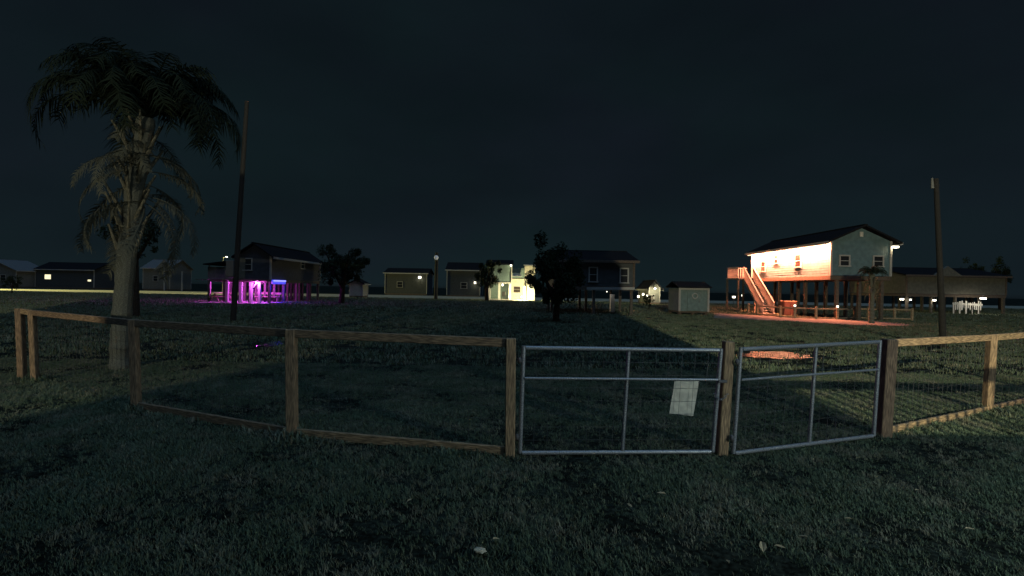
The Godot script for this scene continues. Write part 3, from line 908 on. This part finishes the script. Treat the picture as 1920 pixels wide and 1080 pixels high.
	for sg2 in [-1, 1]:
		beam(bn, "leg", bb + Vector3(sg2 * 0.9, 0, 0.12), bb + Vector3(sg2 * 0.9, 0.42, 0.12), 0.08, 0.08, M.cedar)
		beam(bn, "leg", bb + Vector3(sg2 * 0.9, 0, -0.26), bb + Vector3(sg2 * 0.9, 0.65, -0.26), 0.07, 0.03, M.cedar)

func dark_house() -> void:
	var D := 35.0
	var x0 := dep(1040, 540, D).x
	var x1 := dep(1188, 540, D).x
	var t := thing("stilt_house", "unlit slate stilt house with two pale framed windows", "house", Vector3((x0 + x1) / 2, 0, -39), "houses on stilts")
	house(t, x0, x1, -D, -D - 7.5, 1.95, 3.65, 4.5, "x", M.wall_slate, M.roof_dark, M.beam_dark, 3, 3, 0.3, 0.18)
	for w in [[1112, 515], [1170, 517]]:
		var c := dep(w[0], w[1], D)
		window(t, Vector3(c.x, c.y, -D), Vector3.RIGHT, Vector3(0, 0, 1), 0.46, 0.9, M.trim_white, M.glass)
	beam(t, "rim_board", dep(1100, 541, D - 0.09), dep(1190, 541, D - 0.09), 0.05, 0.18, M.trim_white)
	# white block standing in for the lit white door at the back
	var b := dep(1148, 558, D + 3.0)
	var ld := thing("white_placeholder", "upright white cooler standing for a lit door under the unlit slate house", "placeholder", Vector3(b.x, 0, b.z))
	part("body", block(Vector3(0.3, 1.25, 0.35), 0.03), M.white, ld, Transform3D(Basis(), Vector3(b.x, 0.63, b.z)))
	part("upper_block", block(Vector3(0.32, 0.1, 0.37), 0.03), M.white, ld, Transform3D(Basis(), Vector3(b.x, 1.307, b.z)))
	var ul := thing("hanging_lamp", "small bare lamp hanging under the unlit slate house", "lamp", Vector3(b.x - 0.3, 1.62, b.z + 0.4))
	ball(ul, "bulb", Vector3(b.x - 0.5, 1.55, b.z + 0.5), Vector3(0.03, 0.04, 0.03), M.lamp_white)
	tube(ul, "cord", Vector3(b.x - 0.5, 1.58, b.z + 0.5), Vector3(b.x - 0.5, 1.70, b.z + 0.5), 0.006, 0.006, M.fixture, 6)
	omni(ul, Vector3(b.x - 0.5, 1.55, b.z + 0.5), Color(1, 0.98, 0.95), 0.12, 0.02)

func lit_house() -> void:
	var D := 69.0
	var t := thing("porch_house", "two storey house with pale cream wall flooded by porch light", "house", dep(960, 564, D) * Vector3(1, 0, 1))
	var xa := dep(914, 540, D).x
	var xb := dep(958, 540, D).x
	var xc := dep(984, 540, D).x
	var xd := dep(1003, 540, D).x
	var Z := Vector3(0, 0, 1)
	# upper storey over the porch
	part("wall", lap_wall(Vector3(xa, 2.5, -D), Vector3.RIGHT, xb - xa, 2.3, Z), M.shed_green, t)
	part("wall", lap_wall(Vector3(xb, 2.5, -D - 6), Z, 6.0, 2.3, Vector3.RIGHT), M.shed_green, t)
	part("floor", block(Vector3(xb - xa + 0.2, 0.2, 6), 0.01), M.trim_white, t, Transform3D(Basis(), Vector3((xa + xb) / 2, 2.39, -D - 2.9)))
	part("roof", prism([Vector3(xa - 0.3, 4.82, -D + 0.4), Vector3(xb + 0.3, 4.82, -D + 0.4), Vector3(xb + 0.3, 5.5, -D - 3), Vector3(xa - 0.3, 5.5, -D - 3)], Vector3(0, 0.12, 0)), M.roof_dark, t)
	for px in [918, 936, 956]:
		var b := dep(px, 540, D)
		beam(t, "column", Vector3(b.x, 0.12, -D - 0.15), Vector3(b.x, 2.285, -D - 0.15), 0.3, 0.3, M.white)
	beam(t, "corner_board", Vector3(xb + 0.05, 2.3, -D + 0.1), Vector3(xb + 0.05, 4.8, -D + 0.1), 0.16, 0.16, M.trim_white)
	# recessed bay with a balcony
	part("wall", lap_wall(Vector3(xb, 0.1, -D - 2.2), Vector3.RIGHT, xc - xb, 2.9, Z), M.wall_cream, t)
	part("wall", lap_wall(Vector3(xb, 3.1, -D - 2.2), Vector3.RIGHT, xc - xb, 1.4, Z), M.shed_green, t)
	part("awning", prism([Vector3(xb + 0.15, 3.3, -D - 0.9), Vector3(xc - 0.4, 3.3, -D - 0.9), Vector3(xc - 0.6, 3.65, -D - 2.1), Vector3(xb + 0.25, 3.65, -D - 2.1)], Vector3(0, 0.06, 0)), M.trim_white, t)
	part("wall", lap_wall(Vector3(xa, 0.1, -D - 5.6), Vector3.RIGHT, xb - xa, 2.2, Z), M.shed_green, t)
	# tall wing
	part("wall", lap_wall(Vector3(xc, 0.1, -D - 0.4), Vector3.RIGHT, xd - xc, 4.6, Z), M.wall_cream, t)
	part("wall", lap_wall(Vector3(xc, 0.1, -D - 5), Z, 4.5, 4.6, -Vector3.RIGHT), M.wall_cream, t)
	part("wall", lap_wall(Vector3(xd, 0.1, -D - 5), Z, 4.5, 4.6, Vector3.RIGHT), M.wall_slate, t)
	part("roof", prism([Vector3(xc - 0.15, 4.72, -D + 0.1), Vector3(xd + 0.35, 4.72, -D + 0.1), Vector3(xd + 0.35, 5.0, -D - 5), Vector3(xc - 0.15, 5.0, -D - 5)], Vector3(0, 0.12, 0)), M.trim_white, t)
	window(t, Vector3((xb + xc) / 2 - 0.1, 1.5, -D - 2.2), Vector3.RIGHT, Z, 0.9, 0.8, M.trim_white, M.glass_warm)
	var sb := dep(984, 540, D)
	beam(t, "column", Vector3(sb.x - 0.05, 0.12, -D + 0.1), Vector3(sb.x - 0.05, 2.0, -D + 0.1), 0.24, 0.24, M.white)
	structure("porch_slab", prism([Vector3(xa - 0.2, -0.02, -D + 2.6), Vector3(xd, -0.02, -D + 2.6), Vector3(xd, -0.02, -D - 6), Vector3(xa - 0.2, -0.02, -D - 6)], Vector3(0, 0.13, 0)), M.concrete)
	var q := [[Vector3((xb + xc) / 2 + 0.5, 0.55, -D + 1.6), "low white path light flooding the pale cream wall", 60.0], [Vector3((xa + xb) / 2 + 0.4, 2.1, -D - 2.6), "small white porch lamp between the white columns", 8.0], [dep(958, 497, D - 0.3), "white lamp at the top corner of the porch house", 0.5]]
	for e in q:
		var l := thing("house_lamp", e[1], "lamp", e[0], "lamps on the porch house")
		ball(l, "globe", e[0], Vector3(0.13, 0.16, 0.1), M.lamp_white)
		var hang: float = 0.11 if e[0].y < 1.0 else (2.29 if e[0].y < 2.5 else 4.8)
		tube(l, "stem", Vector3(e[0].x, minf(hang, e[0].y), e[0].z), Vector3(e[0].x, maxf(hang, e[0].y), e[0].z), 0.03, 0.03, M.fixture, 8)
		omni(l, e[0], Color(1.0, 0.94, 0.70), e[2], 0.1)
	# chair on the lawn edge
	var cb := dep(944, 563, D - 1.5) * Vector3(1, 0, 1) + Vector3(0, 0.11, 0)
	var c := thing("patio_chair", "dark patio chair before the lit porch columns", "chair", cb)
	part("seat", block(Vector3(0.5, 0.05, 0.5), 0.01), M.fixture, c, Transform3D(Basis(), cb + Vector3(0, 0.45, 0)))
	part("backrest", block(Vector3(0.5, 0.6, 0.04), 0.01), M.fixture, c, Transform3D(Basis(), cb + Vector3(0, 0.8, -0.25)))
	for sx in [-1, 1]:
		for sz in [-1, 1]:
			beam(c, "leg", cb + Vector3(sx * 0.22, 0, sz * 0.2), cb + Vector3(sx * 0.22, 0.43, sz * 0.2), 0.04, 0.04, M.fixture)

func shed() -> void:
	var D := 35.5
	var a := dep(1274, 540, D).x
	var b := dep(1328, 540, D).x
	var y0 := 0.32
	var y1: float = dep(1300, 540, D).y - 0.02
	var t := thing("garden_shed", "small green shed with white corner boards and round wreath", "shed", Vector3((a + b) / 2, 0, -D - 1.2))
	part("wall", lap_wall(Vector3(a + 0.05, y0, -D), Vector3.RIGHT, b - a - 0.1, y1 - y0, Vector3(0, 0, 1)), M.shed_green, t)
	part("wall", lap_wall(Vector3(a, y0, -D - 2.4), Vector3(0, 0, 1), 2.34, y1 - y0, Vector3(-1, 0, 0)), M.shed_green, t)
	part("wall", lap_wall(Vector3(b, y0, -D - 2.4), Vector3(0, 0, 1), 2.34, y1 - y0, Vector3(1, 0, 0)), M.shed_green, t)
	part("wall", lap_wall(Vector3(a + 0.05, y0, -D - 2.4), Vector3.RIGHT, b - a - 0.1, y1 - y0, Vector3(0, 0, -1)), M.shed_green, t)
	for x in [a, b]:
		beam(t, "corner_board", Vector3(x, y0 - 0.03, -D + 0.03), Vector3(x, y1 + 0.02, -D + 0.03), 0.13, 0.13, M.trim_white)
	beam(t, "fascia", Vector3(a + 0.07, y1 - 0.05, -D + 0.05), Vector3(b - 0.07, y1 - 0.05, -D + 0.05), 0.06, 0.12, M.trim_white)
	part("floor_frame", block(Vector3(b - a, 0.12, 2.4), 0.01), M.beam_dark, t, Transform3D(Basis(), Vector3((a + b) / 2, y0 - 0.065, -D - 1.2)))
	for x2 in [a + 0.1, (a + b) / 2, b - 0.1]:
		for z2 in [-D - 0.2, -D - 2.2]:
			part("block", block(Vector3(0.2, 0.26, 0.3), 0.01), M.beam_dark, t, Transform3D(Basis(), Vector3(x2, 0.125, z2)))
	part("roof", prism([Vector3(a - 0.16, y1 + 0.03, -D + 0.25), Vector3(b + 0.16, y1 + 0.03, -D + 0.25), Vector3(b + 0.16, y1 + 0.42, -D - 1.2), Vector3(a - 0.16, y1 + 0.42, -D - 1.2)], Vector3(0, 0.07, 0)), M.roof_dark, t)
	part("roof", prism([Vector3(a - 0.16, y1 + 0.03, -D - 2.65), Vector3(b + 0.16, y1 + 0.03, -D - 2.65), Vector3(b + 0.16, y1 + 0.42, -D - 1.2), Vector3(a - 0.16, y1 + 0.42, -D - 1.2)], Vector3(0, 0.07, 0)), M.roof_dark, t)
	var dw := part("door", block(Vector3(0.9, 1.3, 0.05), 0.01), M.shed_green, t, Transform3D(Basis(), Vector3((a + b) / 2, y0 + 0.68, -D + 0.04)))
	ball(dw, "handle", Vector3((a + b) / 2 + 0.36, y0 + 0.66, -D + 0.09), Vector3(0.03, 0.05, 0.03), M.fixture)
	var w := thing("wreath", "pale round wreath hanging on the small green shed", "wreath", Vector3((a + b) / 2, y1 - 0.42, -D + 0.1))
	var tm := TorusMesh.new()
	tm.inner_radius = 0.13
	tm.outer_radius = 0.21
	part("ring", tm, M.trim_white, w, Transform3D(Basis(Vector3.RIGHT, PI / 2), dep(1303, 555, D - 0.1)))

func far_right_house() -> void:
	var D := 48.0
	var x0 := dep(1700, 540, D).x
	var x1 := dep(1886, 540, D).x
	var t := thing("stilt_house", "wide tan stilt house with bright white clutter underneath", "house", Vector3((x0 + x1) / 2, 0, -D - 4), "houses on stilts")
	house(t, x0, x1, -D, -D - 8, 1.85, 3.55, 4.35, "x", M.wall_tan, M.roof_dark, M.beam_dark, 5, 3, 0.3, 0.2)
	# porch gable on the front
	var g := dep(1772, 506, D)
	part("porch_gable", prism([Vector3(g.x - 1.4, 3.5, -D + 0.35), Vector3(g.x + 1.4, 3.5, -D + 0.35), Vector3(g.x, 4.45, -D + 0.35)], Vector3(0, 0, -0.25)), M.wall_tan, t)
	# white pickets made up to stand for the glow of unknown bright clutter
	var f := thing("glow_pickets", "white pickets made up for the bright glow under the tan house", "bright clutter", dep(1810, 585, D - 0.5) * Vector3(1, 0, 1))
	var r := RandomNumberGenerator.new()
	r.seed = 4
	for i in 14:
		var px := 1788.0 + i * 3.9
		var b := dep(px, 570, D - 0.6)
		var y0 := 0.35 + r.randf() * 0.25
		beam(f, "picket", Vector3(b.x, 0.0 if i % 3 == 0 else y0, b.z), Vector3(b.x, 0.95 + r.randf() * 0.35, b.z + 0.0), 0.04 + r.randf() * 0.1, 0.03, M.white, 0.004, Vector3(0, 0, 1))
	beam(f, "rail", dep(1786, 569, D - 0.55), dep(1842, 572, D - 0.55), 0.03, 0.2, M.white)
	for e in [[1691, 561, 0.26, "wide white lamp bar beside the tan stilt house", 0.5], [1707, 562, 0.12, "small white lamp beside the wide lamp bar", 0.1], [1752, 563, 0.22, "round dim white lamp under the tan stilt house", 0.2], [1812, 561, 0.4, "white lamp bar above the made up pickets", 2.2]]:
		var p := dep(e[0], e[1], D - 0.1 if e[0] != 1812 else D + 0.1)
		if e[0] == 1812: p = Vector3(p.x, 1.5, -D + 1.6)
		var l := thing("lamp_bar", e[3], "lamp", p, "white lamps under the tan house")
		part("diffuser", block(Vector3(e[2] * 1.4, 0.14, 0.1), 0.02), M.lamp_white, l, Transform3D(Basis(), p))
		tube(l, "stem", p + Vector3(0, 0.07, -0.02), Vector3(p.x, 1.58, p.z - 0.02) if p.y + 0.1 < 1.58 else p + Vector3(0, 0.3, -0.02), 0.02, 0.02, M.fixture, 6)
		omni(l, p + Vector3(0, -0.12, 0.1), Color(1, 0.95, 0.85), e[4], 0.06)

func plain_house(label: String, px0: float, px1: float, py_w: float, py_r: float, D: float, ridge: String, wall_m: Material, roof_m: Material, deep := 7.0) -> Node3D:
	var x0 := dep(px0, 540, D).x
	var x1 := dep(px1, 540, D).x
	var c := (px0 + px1) / 2
	var t := thing("cottage", label, "house", Vector3((x0 + x1) / 2, 0, -D - deep / 2), "cottages along the far street")
	house(t, x0, x1, -D, -D - deep, 0.25, dep(c, py_w, D).y, dep(c, py_r, D).y, ridge, wall_m, roof_m, M.trim_white)
	return t
func small_lamp(px: float, py: float, D: float, size: Vector3, e: float, label: String, wall_z := 0.0) -> void:
	var p := dep(px, py, D)
	var l := thing("wall_lamp", label, "lamp", p, "")
	part("diffuser", block(size, minf(size.x, size.y) * 0.2), M.lamp_white, l, Transform3D(Basis(), p))
	beam(l, "bracket", p + Vector3(0, 0, -size.z * 0.5), p + Vector3(0, 0, -size.z * 0.5 - maxf(0.1, wall_z)), 0.05, 0.05, M.fixture)
	omni(l, p + Vector3(0, -size.y * 0.5 - 0.1, size.z * 0.5 + 0.15), Color(1.0, 0.95, 0.75), e, 0.08)
func lit_window(t: Node3D, px: float, py: float, D: float, w: float, h: float) -> void:
	var c := dep(px, py, D)
	window(t, Vector3(c.x, c.y, -D), Vector3.RIGHT, Vector3(0, 0, 1), w, h, M.trim_white, M.window_lit, 0)
func far_houses() -> void:
	var Z := Vector3(0, 0, 1)
	var a := plain_house("grey cottage with pale gable at the end of the street", -60, 30, 506, 486, 104, "z", M.wall_grey, M.roof_grey)
	window(a, Vector3(dep(6, 520, 104).x, 2.0, -104), Vector3.RIGHT, Z, 1.0, 1.1, M.trim_white, M.glass)
	var b := plain_house("dark cottage with one bright square window on the street", 66, 176, 505, 492, 108, "x", M.wall_slate, M.roof_dark)
	lit_window(b, 90, 519, 108, 1.3, 0.95)
	lit_window(b, 168, 526, 108, 0.7, 0.35)
	var c := plain_house("grey cottage with tall front gable and open carport", 268, 318, 502, 486, 106, "x", M.wall_grey, M.roof_grey)
	window(c, Vector3(dep(292, 515, 106).x, 2.4, -106), Vector3.RIGHT, Z, 0.9, 1.0, M.trim_white, M.glass)
	var g := dep(328, 500, 106)
	part("carport_gable", prism([Vector3(g.x - 2.4, g.y - 1.0, -103), Vector3(g.x + 1.9, g.y - 1.0, -103), Vector3(g.x - 0.2, g.y + 1.4, -103)], Vector3(0, 0, -0.15)), M.wall_grey, c)
	for px in [308, 341]:
		var p := dep(px, 540, 103.2)
		beam(c, "carport_post", Vector3(p.x, -0.2, p.z), Vector3(p.x, g.y - 1.02, p.z), 0.22, 0.22, M.trim_white)
	var d := plain_house("low dark cottage with a small white lamp by its eave", 722, 800, 512, 503, 100, "x", M.wall_slate, M.roof_dark)
	window(d, Vector3(dep(750, 525, 100).x, 2.0, -100), Vector3.RIGHT, Z, 1.0, 1.0, M.trim_white, M.glass)
	small_lamp(787, 520, 99.6, Vector3(0.55, 0.4, 0.2), 0.5, "small white lamp on the low dark cottage wall", 0.25)
	var e := plain_house("teal cottage with two small lamps behind the dark tree", 838, 900, 506, 492, 92, "x", M.wall_slate, M.roof_dark)
	window(e, Vector3(dep(870, 525, 92).x, 2.0, -92), Vector3.RIGHT, Z, 1.0, 1.0, M.trim_white, M.glass)
	small_lamp(891, 530, 91.5, Vector3(0.4, 0.36, 0.2), 0.4, "small white lamp on the teal cottage by the tree", 0.35)
	var f := plain_house("cottage end wall lit yellow beyond the unlit slate house", 1217, 1237, 538, 527, 62, "z", M.wall_grey, M.roof_dark, 5.0)
	window(f, Vector3(dep(1223, 552, 62).x, 0.9, -62), Vector3.RIGHT, Z, 0.3, 0.4, M.trim_white, M.glass_warm)
	small_lamp(1228, 541, 61.2, Vector3(0.2, 0.14, 0.14), 5.0, "white lamp above the yellow cottage end wall", 0.72)
	for q in [[1197, 556, "first small white yard light from the slate house"], [1206, 552, "middle small white yard light beyond the slate house"], [1214, 554, "small white yard light next to the yellow cottage"]]:
		var p2 := dep(q[0], q[1], 60)
		var y := thing("yard_light", q[2], "yard light", Vector3(p2.x, 0, p2.z), "small yard lights")
		tube(y, "stake", Vector3(p2.x, -0.2, p2.z), p2, 0.03, 0.03, M.fixture, 6)
		part("lantern", block(Vector3(0.2, 0.26, 0.2), 0.03), M.lamp_white, y, Transform3D(Basis(), p2))
		omni(y, p2, Color(1, 0.97, 0.9), 0.15, 0.06)
	# distant white shed
	var s := plain_house("small whitish shed in the dark field beside the tree", 656, 680, 531, 525, 72, "z", M.trim_white, M.roof_dark, 2.5)
	s.set_meta("category", "shed")
	s.set_meta("group", "")
	s.remove_meta("group")
	# dim round yard lamp on a dark pole
	var yb := dep(817, 563, 68) * Vector3(1, 0, 1)
	var yl := thing("pole_lamp", "dim round lamp on a dark wooden pole", "lamp", yb)
	var yt := dep(818, 483, 68)
	tube(yl, "pole", yb - Vector3(0, 0.3, 0), yt + Vector3(0, 0.7, -0.4), 0.25, 0.2, M.pole, 8)
	ball(yl, "globe", yt, Vector3(0.3, 0.3, 0.15), M.lamp_dim)
	beam(yl, "bracket", yt + Vector3(0, 0.2, -0.1), yt + Vector3(0, 0.2, -0.4), 0.06, 0.06, M.fixture)
	# lights under and past the orange house
	for q2 in [[1376, 557, 0.32, "white lamp beyond the stair of the orange house"], [1392, 554, 0.16, "faint lamp beside the white lamp beyond the stair"]]:
		var p3 := dep(q2[0], q2[1], 62)
		var y3 := thing("yard_light", q2[3], "yard light", Vector3(p3.x, 0, p3.z), "small yard lights")
		tube(y3, "stake", Vector3(p3.x, -0.2, p3.z), p3, 0.04, 0.04, M.fixture, 6)
		part("lantern", block(Vector3(q2[2], 0.22, 0.2), 0.03), M.lamp_white, y3, Transform3D(Basis(), p3))
		omni(y3, p3, Color(1, 0.97, 0.9), 0.12, 0.06)

func trees() -> void:
	tree("oak_tree", "big dark oak hiding one end of the slate house", gnd(1042, 604), 4.75, Vector3(1.75, 2.3, 1.7), 9000, 0.2, 41, 0.2)
	tree("oak_tree", "dark round crowned tree before the lit porch house", dep(913, 562, 64) * Vector3(1, 0, 1), 5.5, Vector3(1.9, 2.3, 1.9), 5000, 0.25, 42, 0.3)
	tree("oak_tree", "broad dark tree between the purple house and whitish shed", dep(640, 570, 46) * Vector3(1, 0, 1), 6.4, Vector3(2.6, 3.0, 2.6), 8000, 0.24, 43, 0.28)
	tree("oak_tree", "dark tree crown rising over the tan house roof", dep(1822, 560, 62) * Vector3(1, 0, 1), 6.4, Vector3(1.7, 2.0, 1.7), 2400, 0.26, 44, 0.25)
	tree("oak_tree", "narrow dark tree behind the far end of the tan house", dep(1876, 560, 63) * Vector3(1, 0, 1), 7.0, Vector3(1.2, 2.6, 1.2), 2200, 0.26, 45, 0.22)
	tree("shrub_tree", "low dark shrub below the yellow cottage end wall", dep(1216, 590, 45) * Vector3(1, 0, 1), 1.7, Vector3(0.6, 0.75, 0.6), 900, 0.14, 46, 0.06)
	tree("shrub_tree", "low dark bush at the field edge under the grey gable", dep(22, 560, 60) * Vector3(1, 0, 1), 2.6, Vector3(1.2, 1.1, 1.2), 1200, 0.2, 47, 0.08)

func small_things() -> void:
	var c := gnd(900, 1045)
	var st := start()
	var n := FastNoiseLite.new()
	n.seed = 6
	n.frequency = 1.1
	var pt := func(i: int, j: int) -> Vector3:
		var th := PI * i / 8.0
		var ph := TAU * j / 12.0
		var d := Vector3(sin(th) * cos(ph), cos(th), sin(th) * sin(ph))
		return Vector3(d.x * 0.04, d.y * 0.016, d.z * 0.028) * (1.0 + 0.5 * n.get_noise_3dv(d))
	for i in 8:
		for j in 12:
			var m: Vector3 = pt.call(i, j)
			quad(st, pt.call(i, j), pt.call(i, j + 1), pt.call(i + 1, j + 1), pt.call(i + 1, j), m)
	var o := part("pale_stone", st.commit(), M.stone, self, Transform3D(Basis(Vector3.UP, 0.5) * Basis(Vector3(0, 0, 1), -0.25), c + Vector3(0, 0.045, 0)))
	tag(o, "small pale yellowish stone lying in the yard grass", "stone")
	var g := RandomNumberGenerator.new()
	g.seed = 15
	var spots := [[1430, 1040, 0.05], [1462, 1040, 0.035], [1818, 1005, 0.03], [1240, 937, 0.04], [930, 1025, 0.03], [1505, 1020, 0.03], [1180, 960, 0.03], [768, 950, 0.025], [1590, 985, 0.025], [1365, 1068, 0.025], [640, 1010, 0.022], [1720, 930, 0.022]]
	for q in spots:
		var p := gnd(q[0], q[1])
		var s: float = q[2]
		var lf := start()
		for k in [-1.0, 1.0]:
			quad(lf, Vector3(0, 0, -s), Vector3(k * s * 0.45, s * 0.2, -s * 0.2), Vector3(k * s * 0.3, s * 0.28, s * 0.6), Vector3(0, 0.0, s), Vector3.UP)
		var l := part("dry_leaf", lf.commit(), M.dry_leaf, self, Transform3D(Basis(Vector3.UP, g.randf() * TAU) * Basis(Vector3.RIGHT, g.randf_range(-0.3, 0.3)), p + Vector3(0, 0.05, 0)))
		tag(l, "curled tan dry leaf lying on the yard grass", "leaf", "dry leaves on the yard grass")

# ---------------------------------------------------------------- grass
func tuft(blades: int, h: float, spread: float, w: float, sd: int) -> ArrayMesh:
	var g := RandomNumberGenerator.new()
	g.seed = sd
	var st := start()
	for i in blades:
		var a := g.randf() * TAU
		var o := Vector3(g.randfn() * spread, -0.005, g.randfn() * spread)
		var lean := Vector3(cos(a), 0, sin(a)) * h * g.randf_range(0.2, 0.9)
		var hh := h * g.randf_range(0.5, 1.15)
		var s := Vector3(-sin(a), 0, cos(a)) * w
		var mid := o + lean * 0.4 + Vector3(0, hh * 0.65, 0)
		var tip := o + lean + Vector3(0, hh, 0)
		quad(st, o - s, o + s, mid + s * 0.8, mid - s * 0.8, Vector3.UP)
		tri(st, mid - s * 0.8, mid + s * 0.8, tip, Vector3.UP)
	return st.commit()
func field(called: String, label: String, n: int, d0: float, d1: float, mesh: Mesh, sd: int) -> void:
	var g := RandomNumberGenerator.new()
	g.seed = sd
	var nz := FastNoiseLite.new()
	nz.seed = sd
	nz.frequency = 0.55
	var mm := MultiMesh.new()
	mm.transform_format = MultiMesh.TRANSFORM_3D
	mm.use_colors = true
	mm.mesh = mesh
	mm.instance_count = n
	var i := 0
	while i < n:
		var d := sqrt(g.randf_range(d0 * d0, d1 * d1))
		var x := g.randf_range(-1.0, 1.0) * (d * 1.08 + 0.4)
		var p := Vector3(x, 0, -d)
		var skip := false
		for q in puddles:
			var e: Vector3 = p - q[0]
			if Vector2(e.x / q[1], e.z / q[2]).length() < 1.0 and g.randf() > 0.12: skip = true
		for q in bare:
			if d > 25.0 and Geometry2D.is_point_in_polygon(Vector2(x, -d), q): skip = true
		if skip: continue
		var v := nz.get_noise_2d(x, d)
		if g.randf() > 0.75 + v * 1.1: continue
		var s := g.randf_range(0.6, 1.3) * (1.0 + 0.6 * v)
		var dry := clampf(g.randf() * 0.8 + nz.get_noise_2d(x * 2.3 + 50, d * 2.3) * 0.9, 0, 1)
		var c := Color(0.085, 0.118, 0.07).lerp(Color(0.185, 0.175, 0.12), dry * dry) * g.randf_range(0.86, 1.14)
		for q in fence_line:
			if Geometry2D.get_closest_point_to_segment(Vector2(x, -d), q[0], q[1]).distance_to(Vector2(x, -d)) < 0.13:
				s *= 1.7
		mm.set_instance_transform(i, Transform3D(Basis(Vector3.UP, g.randf() * TAU).scaled(Vector3(s, s * g.randf_range(0.7, 1.2), s)), p))
		mm.set_instance_color(i, c)
		i += 1
	var o := MultiMeshInstance3D.new()
	o.name = called
	o.multimesh = mm
	o.material_override = M.blade
	add_child(o)
	tag(o, label, "grass", "", "stuff")
func grass() -> void:
	field("yard_grass", "short patchy grass of the fenced yard", 90000, 2.3, 11.0, tuft(13, 0.036, 0.034, 0.0024, 51), 61)
	field("far_grass", "dark grass of the field towards the far street", 45000, 34.0, 71.0, tuft(9, 0.11, 0.16, 0.02, 53), 63)
	field("field_grass", "rough grass of the open field beyond the fence", 40000, 11.0, 34.0, tuft(10, 0.075, 0.07, 0.008, 52), 62)
